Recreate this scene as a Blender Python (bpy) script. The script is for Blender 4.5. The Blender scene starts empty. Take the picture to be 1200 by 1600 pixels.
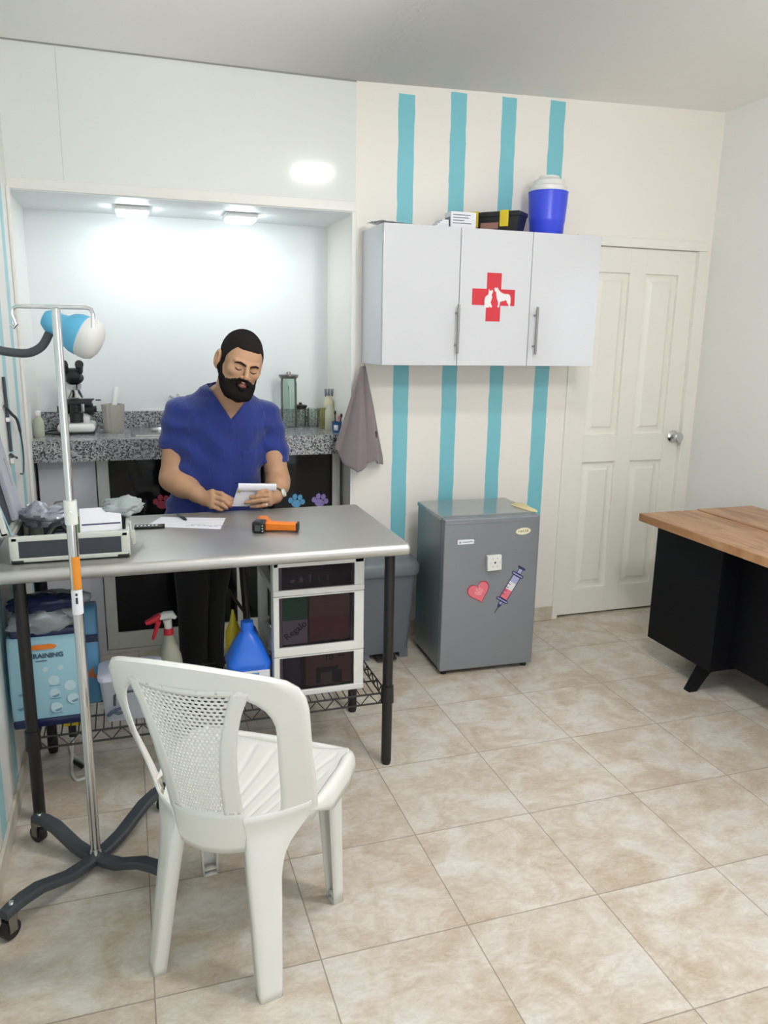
import bpy, bmesh, math, random
import numpy as np
from mathutils import Vector, Matrix, Euler
from math import sin, cos, pi, radians as R, sqrt
random.seed(7)
scene = bpy.context.scene
COL = scene.collection
W = {}                                   # world matrix of every object built here

def V(*a): return Vector(a)
def lerp(a, b, t): return a + (b - a) * t
def interp(xs, ys, x):
    return float(np.interp(x, xs, ys))
def TR(loc, rz=0.0, rx=0.0, ry=0.0):
    return Matrix.Translation(Vector(loc)) @ Euler((rx, ry, rz)).to_matrix().to_4x4()
def basis(o, x, y, z):
    m = Matrix((x, y, z)).transposed().to_4x4(); m.translation = Vector(o); return m

class MB:
    """collects shapes (world coordinates unless M is given) into one mesh"""
    def __init__(s): s.bm = bmesh.new(); s.mi = 0; s.bev = False
    def _add(s, verts, faces, M=None):
        vs = [s.bm.verts.new(M @ Vector(v) if M else Vector(v)) for v in verts]
        for f in faces:
            try:
                q = s.bm.faces.new([vs[i] for i in f]); q.material_index = s.mi; q.smooth = True
            except ValueError: pass
        return vs
    def box(s, lo, hi, bev=0.0, seg=2, M=None):
        t = bmesh.new(); bmesh.ops.create_cube(t, size=1)
        c = [(a + b) / 2 for a, b in zip(lo, hi)]; d = [abs(b - a) for a, b in zip(lo, hi)]
        for v in t.verts: v.co = Vector([c[i] + v.co[i] * d[i] for i in range(3)])
        if bev > 0:
            s.bev = True
            bmesh.ops.bevel(t, geom=t.edges[:], offset=min(bev, min(d) * .49), segments=seg, profile=.5, affect='EDGES')
        s.merge(t, M); return s
    def merge(s, t, M=None):
        t.verts.index_update()
        s._add([v.co.copy() for v in t.verts], [[v.index for v in f.verts] for f in t.faces], M); t.free()
    def loft(s, rings, M=None, closed=True, caps=True):
        n = len(rings[0]); vs = [p for r in rings for p in r]; fs = []
        for i in range(len(rings) - 1):
            for j in range(n if closed else n - 1):
                k = (j + 1) % n
                fs.append((i*n+j, i*n+k, (i+1)*n+k, (i+1)*n+j))
        if caps and closed:
            fs.append(tuple(reversed(range(n)))); fs.append(tuple((len(rings)-1)*n + j for j in range(n)))
        s._add(vs, fs, M); return s
    def cyl(s, p0, p1, r0, r1=None, n=16, M=None, caps=True):
        r1 = r0 if r1 is None else r1
        return s.tube([p0, p1], [r0, r1], n, M, caps)
    def tube(s, pts, r, n=8, M=None, caps=True, closed=False, flat=1.0):
        pts = [Vector(p) for p in pts]; m = len(pts)
        rs = r if isinstance(r, (list, tuple)) else [r] * m
        rings = []; up = None
        for i in range(m):
            if closed: t = pts[(i+1) % m] - pts[i-1]
            else: t = pts[min(i+1, m-1)] - pts[max(i-1, 0)]
            if t.length < 1e-9: t = V(0, 0, 1)
            t.normalize()
            if up is None: up = V(0, 0, 1) if abs(t.z) < .9 else V(1, 0, 0)
            up = up - t * up.dot(t)
            if up.length < 1e-6: up = t.orthogonal()
            up.normalize(); sd = t.cross(up)
            rings.append([pts[i] + (sd * cos(2*pi*k/n) + up * sin(2*pi*k/n) * flat) * rs[i] for k in range(n)])
        if closed: rings.append(rings[0])
        return s.loft(rings, M, True, caps and not closed)
    def lathe(s, prof, M=None, n=28, sx=1.0, sy=1.0, rib=None):
        rings = []
        for r, z in prof:
            rr = max(r, 1e-5)
            rings.append([(rr*cos(2*pi*k/n)*sx*(rib(k) if rib else 1), rr*sin(2*pi*k/n)*sy*(rib(k) if rib else 1), z) for k in range(n)])
        return s.loft(rings, M)
    def prism(s, poly, d, M=None):
        n = len(poly)
        vs = [(x, y, 0) for x, y in poly] + [(x, y, d) for x, y in poly]
        t = bmesh.new(); bv = [t.verts.new(v) for v in vs]
        f0 = t.faces.new(list(reversed(bv[:n]))); f1 = t.faces.new(bv[n:])
        for j in range(n):
            k = (j+1) % n; t.faces.new((bv[j], bv[k], bv[n+k], bv[n+j]))
        t.normal_update(); bmesh.ops.triangulate(t, faces=[f0, f1], ngon_method='EAR_CLIP')
        s.merge(t, M); return s
    def ell(s, c, r, M=None, nu=20, nv=12):
        r = (r, r, r) if not isinstance(r, (tuple, list)) else r
        prof = [(sin(pi*i/nv), -cos(pi*i/nv)) for i in range(nv+1)]
        rings = [[(c[0]+max(a, 1e-4)*cos(2*pi*k/nu)*r[0], c[1]+max(a, 1e-4)*sin(2*pi*k/nu)*r[1], c[2]+z*r[2]) for k in range(nu)] for a, z in prof]
        return s.loft(rings, M)
    def grid(s, fn, nu, nv, M=None):
        vs = [fn(i/nu, j/nv) for j in range(nv+1) for i in range(nu+1)]
        fs = [(j*(nu+1)+i, j*(nu+1)+i+1, (j+1)*(nu+1)+i+1, (j+1)*(nu+1)+i) for j in range(nv) for i in range(nu)]
        s._add(vs, fs, M); return s
    def text(s, body, size, M, depth=.0006, align='CENTER', sx=1.0, bold=0.0):
        cu = bpy.data.curves.new('t', 'FONT'); cu.body = body; cu.size = size; cu.extrude = depth / 2; cu.offset = bold
        cu.align_x = align; cu.align_y = 'CENTER'; cu.resolution_u = 3
        o = bpy.data.objects.new('t', cu); COL.objects.link(o)
        bpy.context.view_layer.update()
        me = bpy.data.meshes.new_from_object(o.evaluated_get(bpy.context.evaluated_depsgraph_get()))
        s._add([(v.co.x*sx, v.co.y, v.co.z) for v in me.vertices], [tuple(p.vertices) for p in me.polygons], M)
        bpy.data.objects.remove(o); bpy.data.curves.remove(cu); bpy.data.meshes.remove(me); return s
    def build(s, name, mats, parent=None, sharp=35, solidify=0, subsurf=0, weld=0, smooth=True, fixn=True):
        bm = s.bm
        if weld: bmesh.ops.remove_doubles(bm, verts=bm.verts[:], dist=weld)
        if fixn: bmesh.ops.recalc_face_normals(bm, faces=bm.faces[:])
        if parent is not None: wm = W[parent.name]
        else:
            xs = [v.co for v in bm.verts]
            wm = Matrix.Translation(((min(v.x for v in xs)+max(v.x for v in xs))/2, (min(v.y for v in xs)+max(v.y for v in xs))/2, min(v.z for v in xs)))
            if getattr(s, 'at_origin', False): wm = Matrix.Identity(4)
        bm.transform(wm.inverted())
        me = bpy.data.meshes.new(name); bm.to_mesh(me); bm.free()
        for m in (mats if isinstance(mats, (list, tuple)) else [mats]): me.materials.append(m)
        if smooth: me.set_sharp_from_angle(angle=R(sharp))
        else:
            for p in me.polygons: p.use_smooth = False
        o = bpy.data.objects.new(name, me); COL.objects.link(o)
        if parent is not None: o.parent = parent
        else: o.matrix_world = wm
        W[o.name] = wm
        if s.bev:
            md = o.modifiers.new('normals', 'WEIGHTED_NORMAL'); md.keep_sharp = True; md.weight = 80
        if solidify:
            md = o.modifiers.new('solid', 'SOLIDIFY'); md.thickness = solidify; md.offset = 0
        if subsurf:
            md = o.modifiers.new('sub', 'SUBSURF'); md.levels = subsurf; md.render_levels = subsurf
        return o

def spl(pts, n=6):
    P = [Vector(p) for p in pts]; P = [P[0]*2-P[1]] + P + [P[-1]*2-P[-2]]; out = []
    for i in range(1, len(P)-2):
        a, b, c, d = P[i-1:i+3]
        for k in range(n):
            t = k/n; out.append(.5*((2*b)+(c-a)*t+(2*a-5*b+4*c-d)*t*t+(3*b-a-3*c+d)*t**3))
    return out + [P[-2]]
def tag(o, label=None, cat=None, group=None, kind=None):
    if label: o['label'] = label
    if cat: o['category'] = cat
    if group: o['group'] = group
    if kind: o['kind'] = kind
    return o
def thing(name, loc, label, cat, rz=0.0, group=None):
    o = bpy.data.objects.new(name, None); COL.objects.link(o)
    o.empty_display_size = .1
    o.location = loc; o.rotation_euler = (0, 0, rz); W[o.name] = TR(loc, rz)
    return tag(o, label, cat, group)
def struct(o): o['kind'] = 'structure'; return o

# ------------------------------------------------------------------ materials
def lin(c):
    return tuple(((x/255)/12.92 if x/255 <= .04045 else ((x/255+.055)/1.055)**2.4) for x in c) + (1.0,)
class NT:
    def __init__(s, name):
        s.m = bpy.data.materials.new(name); s.m.use_nodes = True; s.t = s.m.node_tree
        s.b = s.t.nodes['Principled BSDF']
    def n(s, typ, **k):
        q = s.t.nodes.new(typ)
        for a, b in k.items():
            if a.startswith('i_'): q.inputs[int(a[2:]) if a[2:].isdigit() else a[2:].replace('_', ' ')].default_value = b
            else: setattr(q, a, b)
        return q
    def l(s, a, b): s.t.links.new(a, b)
    def obj(s): return s.n('ShaderNodeTexCoord').outputs['Object']
    def math(s, op, a, b=None, c=None):
        q = s.n('ShaderNodeMath', operation=op)
        for i, v in enumerate((a, b, c)):
            if v is None: continue
            if isinstance(v, (int, float)): q.inputs[i].default_value = v
            else: s.l(v, q.inputs[i])
        return q.outputs[0]
    def mix(s, f, a, b):
        q = s.n('ShaderNodeMix', data_type='RGBA')
        for i, v in ((0, f), (6, a), (7, b)):
            if isinstance(v, (int, float, tuple)): q.inputs[i].default_value = v
            else: s.l(v, q.inputs[i])
        return q.outputs[2]
    def noise(s, vec, scale, detail=3, rough=.55, dist=0):
        q = s.n('ShaderNodeTexNoise'); q.inputs['Scale'].default_value = scale; q.inputs['Detail'].default_value = detail
        q.inputs['Roughness'].default_value = rough; q.inputs['Distortion'].default_value = dist
        s.l(vec, q.inputs['Vector']); return q.outputs['Fac']
    def ramp(s, f, stops):
        q = s.n('ShaderNodeValToRGB'); e = q.color_ramp.elements
        while len(e) > 1: e.remove(e[-1])
        e[0].position = stops[0][0]; e[0].color = stops[0][1]
        for p, c in stops[1:]:
            x = e.new(p); x.color = c
        s.l(f, q.inputs[0]); return q.outputs[0]
    def bump(s, h, strength=.3, dist=.002):
        q = s.n('ShaderNodeBump'); q.inputs['Strength'].default_value = strength; q.inputs['Distance'].default_value = dist
        s.l(h, q.inputs['Height']); s.l(q.outputs[0], s.b.inputs['Normal'])
    def set(s, **k):
        for a, v in k.items():
            inp = s.b.inputs[{'col': 'Base Color', 'rough': 'Roughness', 'metal': 'Metallic', 'trans': 'Transmission Weight', 'ior': 'IOR',
                              'spec': 'Specular IOR Level', 'coat': 'Coat Weight', 'alpha': 'Alpha', 'em': 'Emission Color', 'es': 'Emission Strength',
                              'sss': 'Subsurface Weight', 'aniso': 'Anisotropic', 'sheen': 'Sheen Weight'}[a]]
            if isinstance(v, (int, float, tuple)): inp.default_value = v
            else: s.l(v, inp)
        return s
def mat(name, c, rough=.5, metal=0, var=.06, scale=14, bump=0, bscale=120, **k):
    """plain material with a little procedural mottling"""
    t = NT(name); col = lin(c) if max(c) > 1 else tuple(c) + (1.0,)
    o = t.obj()
    if var:
        f = t.noise(o, scale, 4)
        a = tuple(x*(1-var) for x in col[:3]) + (1.0,); b = tuple(min(1, x*(1+var)) for x in col[:3]) + (1.0,)
        t.set(col=t.mix(f, a, b))
    else: t.set(col=col)
    t.set(rough=rough, metal=metal, **k)
    if bump: t.bump(t.noise(o, bscale, 3), bump, .001)
    return t.m
CAMQ = (1213.164820, 0.222119, 0.017376, -0.319679, -0.397299, -1.649806, 1.562806)
M = {}
M['white_wall'] = mat('white_wall_paint', (236, 234, 229), .55, var=.015, scale=3, bump=.08, bscale=60)
M['right_wall'] = mat('right_wall_paint', (230, 231, 229), .6, var=.012, scale=3, bump=.08, bscale=60)
M['niche_wall'] = mat('alcove_wall_paint', (228, 232, 232), .5, var=.01, scale=3, bump=.05)
M['ceiling'] = mat('ceiling_paint', (244, 243, 240), .7, var=.012, scale=4, bump=.1, bscale=40)
M['bulkhead'] = mat('bulkhead_panel', (230, 232, 228), .11, var=.01, scale=2, spec=.35)
M['white_trim'] = mat('white_trim', (234, 232, 227), .4, var=.02)
M['door'] = mat('door_paint', (236, 234, 226), .38, var=.025, scale=6, bump=.06, bscale=30)
M['white_lam'] = mat('white_gloss_laminate', (207, 208, 213), .16, var=.008, scale=3, spec=.9)
M['white_plastic'] = mat('white_plastic', (226, 226, 222), .3, var=.015)
M['chair'] = mat('white_chair_plastic', (224, 223, 219), .26, var=.02, scale=8)
M['black'] = mat('black_plastic', (26, 26, 28), .45, var=.15)
M['black_metal'] = mat('black_enamel', (24, 22, 22), .38, var=.25, scale=30)
M['black_gloss'] = mat('black_gloss', (14, 14, 17), .2, var=.1)
M['chrome'] = mat('chrome', (215, 215, 216), .16, 1, var=.04)
M['brushed'] = mat('brushed_nickel', (150, 146, 142), .3, 1, var=.06)
M['alu'] = mat('white_aluminium', (206, 206, 200), .38, var=.03)
M['teal'] = mat('teal', (92, 178, 196), .5)
M['grey_bin'] = mat('grey_bin_plastic', (102, 107, 115), .5, var=.04, bump=.1, bscale=300)
M['grey_lid'] = mat('grey_lid_plastic', (104, 113, 117), .42, var=.04, bump=.1, bscale=300)
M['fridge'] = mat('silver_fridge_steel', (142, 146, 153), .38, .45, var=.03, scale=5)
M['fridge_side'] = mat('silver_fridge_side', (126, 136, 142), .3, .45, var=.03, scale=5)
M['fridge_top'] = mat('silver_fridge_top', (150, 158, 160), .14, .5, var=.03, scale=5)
M['seal'] = mat('dark_gasket', (58, 60, 64), .6)
M['red'] = mat('red_vinyl', (205, 44, 58), .45, var=.04)
M['white_vinyl'] = mat('white_vinyl', (226, 224, 226), .4, var=.01)
M['pink'] = mat('pink_vinyl', (226, 116, 130), .4, var=.03)
M['pink2'] = mat('light_pink_vinyl', (236, 150, 160), .4, var=.03)
M['dred'] = mat('crimson_vinyl', (160, 42, 60), .45)
M['lilac'] = mat('lilac_vinyl', (170, 172, 212), .4)
M['indigo'] = mat('indigo_vinyl', (52, 50, 96), .45)
M['cream'] = mat('cream_plastic', (226, 218, 186), .45)
M['bluepaw'] = mat('blue_paw_vinyl', (96, 168, 216), .4)
M['purplepaw'] = mat('purple_paw_vinyl', (150, 130, 200), .4)
M['redpaw'] = mat('red_paw_vinyl', (170, 62, 80), .4)
M['blue_plastic'] = mat('blue_plastic', (40, 112, 228), .3, var=.04)
M['cooler_blue'] = mat('cooler_blue_plastic', (58, 76, 220), .3, var=.04)
M['paper'] = mat('white_paper', (232, 231, 238), .7, var=.015)
M['ink'] = mat('dark_ink', (40, 42, 54), .6)
M['greyink'] = mat('grey_ink', (120, 126, 140), .6)
M['orange'] = mat('orange_plastic', (238, 128, 34), .35, var=.05)
M['green'] = mat('green_card', (84, 122, 60), .6)
M['green2'] = mat('emerald_card', (58, 172, 112), .5)
M['brown_card'] = mat('brown_card', (170, 136, 116), .7, var=.08)
M['maroon_card'] = mat('maroon_card', (172, 98, 98), .6, var=.08)
M['navy'] = mat('navy_film', (22, 34, 74), .25, var=.2, scale=25)
M['packblue'] = mat('light_blue_pack', (158, 202, 218), .4, var=.03, scale=5)
M['midblue'] = mat('mid_blue_pack', (92, 150, 190), .4, var=.05)
M['yellow'] = mat('yellow_plastic', (214, 190, 40), .4)
M['foam'] = mat('grey_foam', (170, 172, 184), .85, var=.05, bump=.3)
M['case_black'] = mat('case_black_panel', (54, 56, 66), .55, var=.12, bump=.3, bscale=500)
M['case_alu'] = mat('case_aluminium', (212, 212, 204), .35, .35, var=.03)
M['strut'] = mat('grey_hammered_enamel', (62, 66, 72), .5, var=.12, scale=60, bump=.2, bscale=400)
M['lampblue'] = mat('lamp_blue_plastic', (88, 168, 206), .45, var=.03)
M['lampwhite'] = mat('lamp_diffuser_plastic', (206, 206, 204), .5, var=.02)
M['stone'] = mat('ribbed_stone', (176, 172, 164), .6, var=.1, scale=40)
M['redplastic'] = mat('red_plastic', (205, 36, 56), .35)
M['scrub'] = None
M['hair'] = mat('black_hair', (28, 23, 22), .9, var=.3, scale=160, bump=1.0, bscale=900, spec=.15)
M['brow'] = mat('dark_brown_brow', (44, 30, 26), .9, var=.2, scale=300, spec=.15)
M['shorthair'] = mat('cropped_hair', (36, 31, 31), .9, var=.35, scale=220, bump=.7, bscale=1100, spec=.15)
M['trouser'] = mat('black_trousers', (16, 16, 16), .8, var=.15, bump=.3, bscale=400)
M['towel'] = mat('taupe_terry', (136, 124, 126), .95, var=.14, scale=18, bump=1.0, bscale=700, sheen=.3)
M['greycloth'] = mat('grey_cloth', (158, 166, 166), .85, var=.12, scale=25, bump=.4)
M['granite_top'] = None

def glass(name, c, rough=.03, ior=1.3, trans=.95):
    t = NT(name); f = t.noise(t.obj(), 20, 2)
    col = lin(c); t.set(col=t.mix(f, tuple(x*.95 for x in col[:3])+(1.,), col), rough=rough, trans=trans, ior=ior); return t.m
def thin(name, c, gl=.06, rough=.04, body=0.0):
    t = NT(name); f = t.noise(t.obj(), 12, 2); col = lin(c)
    tr = t.n('ShaderNodeBsdfTransparent'); t.l(t.mix(f, tuple(x*.96 for x in col[:3])+(1.,), col), tr.inputs[0])
    gs = t.n('ShaderNodeBsdfGlossy'); gs.inputs['Roughness'].default_value = rough; gs.inputs[0].default_value = (1, 1, 1, 1)
    lw = t.n('ShaderNodeFresnel'); lw.inputs[0].default_value = 1.4
    m1 = t.n('ShaderNodeMixShader'); t.l(t.math('ADD', lw.outputs[0], gl), m1.inputs[0]); t.l(tr.outputs[0], m1.inputs[1]); t.l(gs.outputs[0], m1.inputs[2])
    out = m1.outputs[0]
    if body:
        df = t.n('ShaderNodeBsdfDiffuse'); df.inputs[0].default_value = col
        m2 = t.n('ShaderNodeMixShader'); m2.inputs[0].default_value = body; t.l(out, m2.inputs[1]); t.l(df.outputs[0], m2.inputs[2]); out = m2.outputs[0]
    t.l(out, t.t.nodes['Material Output'].inputs[0]); t.t.nodes.remove(t.b); return t.m
M['glass'] = thin('clear_green_glass', (244, 251, 247), .0, .03, .06)
M['yglass'] = thin('yellow_liquid_glass', (232, 226, 160), .05, .04, .15)
M['clear_bin'] = thin('frosted_clear_plastic', (226, 230, 242), .05, .3, .5)
M['smoke'] = thin('smoked_drawer_plastic', (206, 198, 204), -.025, .12, .02)
M['bottle_clear'] = glass('milky_bottle_plastic', (226, 228, 206), .3, 1.2, .45)
M['film'] = thin('crinkled_clear_film', (222, 230, 236), .10, .15, .28)
M['grey_film'] = mat('crinkled_silver_film', (150, 156, 166), .22, .35, var=.3, scale=30, bump=.8, bscale=60)

def dark_glass():
    t = NT('black_tinted_glass'); f = t.noise(t.obj(), 3, 2)
    t.set(col=t.mix(f, (.004, .004, .005, 1), (.008, .008, .009, 1)), rough=.03, spec=.22); return t.m
M['dark_glass'] = dark_glass()

def emit(name, c, s):
    t = NT(name); f = t.noise(t.obj(), 8, 1)
    t.set(col=t.mix(f, (.9, .9, .9, 1), (1, 1, 1, 1)), em=tuple(c) + (1.,), es=s); return t.m
M['lamp_niche'] = emit('alcove_lamp_diffuser', (.86, .94, 1.0), 26)
M['lamp_room'] = emit('ceiling_lamp_diffuser', (1.0, .985, .965), 62)

M['added_globe'] = emit('added_globe_glow', (1.0, .985, .965), 62)

def floor_mat():
    t = NT('beige_marbled_tile'); o = t.obj(); s = .41
    sp = t.n('ShaderNodeSeparateXYZ'); t.l(o, sp.inputs[0])
    fx = t.math('FRACT', t.math('DIVIDE', sp.outputs[0], s)); fy = t.math('FRACT', t.math('DIVIDE', sp.outputs[1], s))
    ex = t.math('MINIMUM', fx, t.math('SUBTRACT', 1, fx)); ey = t.math('MINIMUM', fy, t.math('SUBTRACT', 1, fy))
    e = t.math('MINIMUM', ex, ey)
    groove = t.math('LESS_THAN', e, .0044)
    ix = t.math('FLOOR', t.math('DIVIDE', sp.outputs[0], s)); iy = t.math('FLOOR', t.math('DIVIDE', sp.outputs[1], s))
    cb = t.n('ShaderNodeCombineXYZ'); t.l(ix, cb.inputs[0]); t.l(iy, cb.inputs[1])
    wn = t.n('ShaderNodeTexWhiteNoise', noise_dimensions='2D'); t.l(cb.outputs[0], wn.inputs['Vector'])
    off = t.n('ShaderNodeVectorMath', operation='SCALE'); t.l(wn.outputs['Color'], off.inputs[0]); off.inputs['Scale'].default_value = 13.0
    add = t.n('ShaderNodeVectorMath', operation='ADD'); t.l(o, add.inputs[0]); t.l(off.outputs[0], add.inputs[1])
    mp = t.n('ShaderNodeMapping'); t.l(add.outputs[0], mp.inputs[0]); mp.inputs['Rotation'].default_value = (0, 0, .5); mp.inputs['Scale'].default_value = (1.0, 2.0, 1)
    n1 = t.noise(mp.outputs[0], 7.0, 8, .72, 1.1); n2 = t.noise(mp.outputs[0], 24, 7, .74, 1.6); n3 = t.noise(add.outputs[0], 5.5, 5, .62, .8)
    c1 = t.ramp(n1, [(.32, lin((170, 148, 120))), (.45, lin((196, 180, 156))), (.56, lin((212, 200, 184))), (.68, lin((226, 219, 210)))])
    c2 = t.ramp(n2, [(.34, lin((164, 142, 114))), (.5, lin((204, 190, 170))), (.64, lin((230, 223, 214)))])
    c3 = t.ramp(n3, [(.38, lin((176, 146, 106))), (.5, lin((205, 192, 172))), (.6, lin((222, 220, 218)))])
    c = t.mix(.45, c1, c2); c = t.mix(.4, c, c3)
    v = t.math('MULTIPLY_ADD', wn.outputs['Value'], .04, .97)
    hs = t.n('ShaderNodeHueSaturation'); t.l(v, hs.inputs['Value']); t.l(c, hs.inputs['Color'])
    hs.inputs['Saturation'].default_value = .78
    c = t.mix(t.math('MULTIPLY', groove, .65), hs.outputs[0], lin((120, 108, 94)))
    t.set(col=c, rough=t.math('MULTIPLY_ADD', n2, .2, .22), spec=.4)
    t.bump(t.math('SUBTRACT', 1, groove), .5, .0015)
    return t.m
M['floor'] = floor_mat()

def skirting_mat():
    t = NT('beige_tile_skirting'); o = t.obj()
    n1 = t.noise(o, 6, 6, .65, .8)
    t.set(col=t.ramp(n1, [(.3, lin((176, 162, 142))), (.5, lin((204, 196, 182))), (.7, lin((216, 210, 200)))]), rough=.35); return t.m
M['skirting'] = skirting_mat()

def granite(name, dark, mid, light, sc):
    t = NT(name); o = t.obj()
    vo = t.n('ShaderNodeTexVoronoi'); vo.inputs['Scale'].default_value = sc; t.l(o, vo.inputs['Vector'])
    vo.inputs['Randomness'].default_value = 1
    sp = t.n('ShaderNodeSeparateColor'); t.l(vo.outputs['Color'], sp.inputs[0])
    n = t.noise(o, sc*.9, 4, .7)
    f = t.math('ADD', t.math('MULTIPLY', sp.outputs[0], .6), t.math('MULTIPLY', n, .45))
    c = t.ramp(f, [(.28, dark), (.38, mid), (.52, light), (.74, lin((192, 190, 188))), (.84, dark)])
    t.set(col=c, rough=.16); return t.m
M['granite'] = granite('speckled_grey_granite', lin((44, 45, 50)), lin((104, 106, 112)), lin((152, 153, 157)), 175)

def stripes(name, base, teal, axis, ivals, z0, z1):
    """painted vertical bands with hand-cut edges"""
    t = NT(name); o = t.obj(); sp = t.n('ShaderNodeSeparateXYZ'); t.l(o, sp.inputs[0])
    wob = t.math('MULTIPLY_ADD', t.noise(o, 9, 3), .012, -.006)
    x = t.math('ADD', sp.outputs[axis], wob); z = t.math('ADD', sp.outputs[2], t.math('MULTIPLY', wob, 1.3))
    tot = None
    for a, b, za, zb in ivals:
        q = t.math('MULTIPLY', t.math('MULTIPLY', t.math('GREATER_THAN', x, a), t.math('LESS_THAN', x, b)),
                   t.math('MULTIPLY', t.math('GREATER_THAN', z, za), t.math('LESS_THAN', z, zb)))
        tot = q if tot is None else t.math('MAXIMUM', tot, q)
    n = t.noise(o, 5, 4)
    bb = t.mix(n, tuple(c*.97 for c in lin(base)[:3])+(1.,), lin(base)); tt = t.mix(n, tuple(c*.93 for c in lin(teal)[:3])+(1.,), lin(teal))
    t.set(col=t.mix(tot, bb, tt), rough=.5); t.bump(t.noise(o, 60, 3), .08, .001); return t.m
M['striped'] = stripes('striped_wall_paint', (240, 235, 228), (128, 200, 212), 0,
    [(.863, .943, .05, 2.655), (1.124, 1.205, .05, 2.69), (1.388, 1.466, .05, 2.695), (1.648, 1.733, .05, 2.705)], 0, 3)
M['left_striped'] = stripes('left_wall_paint', (234, 234, 230), (160, 208, 215), 1,
    [(-.22+.285*k, -.13+.285*k, .0, 2.6) for k in range(-10, 8)], 0, 3)  # paler teal than the back wall: glare put into the stripe colour

def wood():
    t = NT('oiled_plank_wood'); o = t.obj()
    mp = t.n('ShaderNodeMapping'); t.l(o, mp.inputs[0]); mp.inputs['Scale'].default_value = (9, 1.1, 3)
    n1 = t.noise(mp.outputs[0], 2.2, 6, .6, 1.2)
    mp2 = t.n('ShaderNodeMapping'); t.l(o, mp2.inputs[0]); mp2.inputs['Scale'].default_value = (60, 3, 20)
    n2 = t.noise(mp2.outputs[0], 2, 5, .6, .4)
    n3 = t.noise(o, 3.2, 4, .6, .8)
    c = t.ramp(n1, [(.3, lin((128, 84, 50))), (.5, lin((178, 136, 98))), (.7, lin((202, 166, 128)))])
    c = t.mix(t.math('MULTIPLY', n2, .5), c, lin((150, 98, 56)))
    k = t.ramp(n3, [(.56, (0, 0, 0, 1)), (.66, (1, 1, 1, 1))])
    c = t.mix(t.math('MULTIPLY', k, .7), c, lin((84, 62, 48)))
    t.set(col=c, rough=.33); t.bump(n2, .15, .001); return t.m
M['wood'] = wood()
M['desk_black'] = mat('black_blue_laminate', (6, 7, 12), .55, spec=.22, var=.1, scale=4)

def steel(name, c, rough, met=1.0):
    t = NT(name); o = t.obj()
    mp = t.n('ShaderNodeMapping'); t.l(o, mp.inputs[0]); mp.inputs['Scale'].default_value = (2, 90, 90)
    n1 = t.noise(mp.outputs[0], 3, 4, .6); n2 = t.noise(o, 7, 4, .6, .5)
    col = lin(c)
    t.set(col=t.mix(n2, tuple(x*.82 for x in col[:3])+(1.,), col), metal=met, rough=t.math('MULTIPLY_ADD', n2, .16, rough))
    t.bump(n1, .08, .0006); return t.m
M['steel'] = steel('worn_stainless_steel', (196, 194, 190), .34, .74)
M['steel_sink'] = steel('sink_stainless_steel', (212, 212, 212), .15)

def skin(name, c, blotch):
    t = NT(name); o = t.obj()
    n1 = t.noise(o, 24, 4, .6); n2 = t.noise(o, 130, 3)
    col = lin(c); b = lin(blotch)
    t.set(col=t.mix(t.math('MULTIPLY', n1, .6), col, b), rough=.5, sss=.0, spec=.35)
    t.bump(n2, .12, .0006); return t.m
M['skin'] = skin('skin', (190, 150, 118), (170, 124, 96))
M['lips'] = skin('lips', (138, 92, 80), (124, 78, 68))
def scrub():
    t = NT('royal_blue_scrub_cloth'); o = t.obj()
    n1 = t.noise(o, 9, 4, .6, .6); n2 = t.noise(o, 900, 2)
    mp = t.n('ShaderNodeMapping'); t.l(o, mp.inputs[0]); mp.inputs['Scale'].default_value = (14, 14, 3.5)
    n3 = t.noise(mp.outputs[0], 1.6, 4, .55, .8)
    t.set(col=t.mix(n1, lin((20, 37, 104)), lin((27, 50, 134))), rough=.85, sheen=.25)
    t.bump(t.math('ADD', t.math('MULTIPLY', n3, 1.0), t.math('MULTIPLY', n2, .03)), .55, .012); return t.m
M['scrub'] = scrub()

# ------------------------------------------------------------------ the room
XL, XR, YB, YN, YR, XN = -.82, 2.69, 2.045, 2.58, -3.2, .66
def st(name, boxes, m, **k):
    b = MB(); b.at_origin = True
    for q in boxes: b.box(*q)
    return struct(b.build(name, m, **k))
st('floor', [((XL-.1, YR-.1, -.1), (XR+.1, YN+.1, 0))], M['floor'])
b = MB(); b.at_origin = True
zc = lambda x: 2.685 + max(0, x-.67)*.032
for xa, xb in ((XL-.1, .67), (.67, XR+.1)):
    rings = []
    for x in (xa, xb): rings.append([(x, YR-.1, zc(x)), (x, YN+.1, zc(x)), (x, YN+.1, 2.9), (x, YR-.1, 2.9)])
    b.loft(rings)
struct(b.build('ceiling', M['ceiling'], weld=1e-5))
LY0, LY1, LZ0, LZ1 = -3.0, -1.9, .95, 2.15  # unseen opening added on the left to light the right wall
st('wall_left', [((XL-.1, YR, 0), (XL, LY0, 2.75)), ((XL-.1, LY1, 0), (XL, YN, 2.75)), ((XL-.1, LY0, 0), (XL, LY1, LZ0)), ((XL-.1, LY0, LZ1), (XL, LY1, 2.75))], M['left_striped'])
st('added_window', [((XL-.07, LY0, LZ0), (XL-.02, LY0+.04, LZ1)), ((XL-.07, LY1-.04, LZ0), (XL-.02, LY1, LZ1)), ((XL-.07, LY0, LZ0), (XL-.02, LY1, LZ0+.04)), ((XL-.07, LY0, LZ1-.04), (XL-.02, LY1, LZ1)),
                ((XL-.06, (LY0+LY1)/2-.02, LZ0), (XL-.03, (LY0+LY1)/2+.02, LZ1))], M['white_trim'])
DX0, DX1, DZ1 = -.35, 1.55, 2.2                       # unseen doorway added behind the viewer to let daylight in
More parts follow.
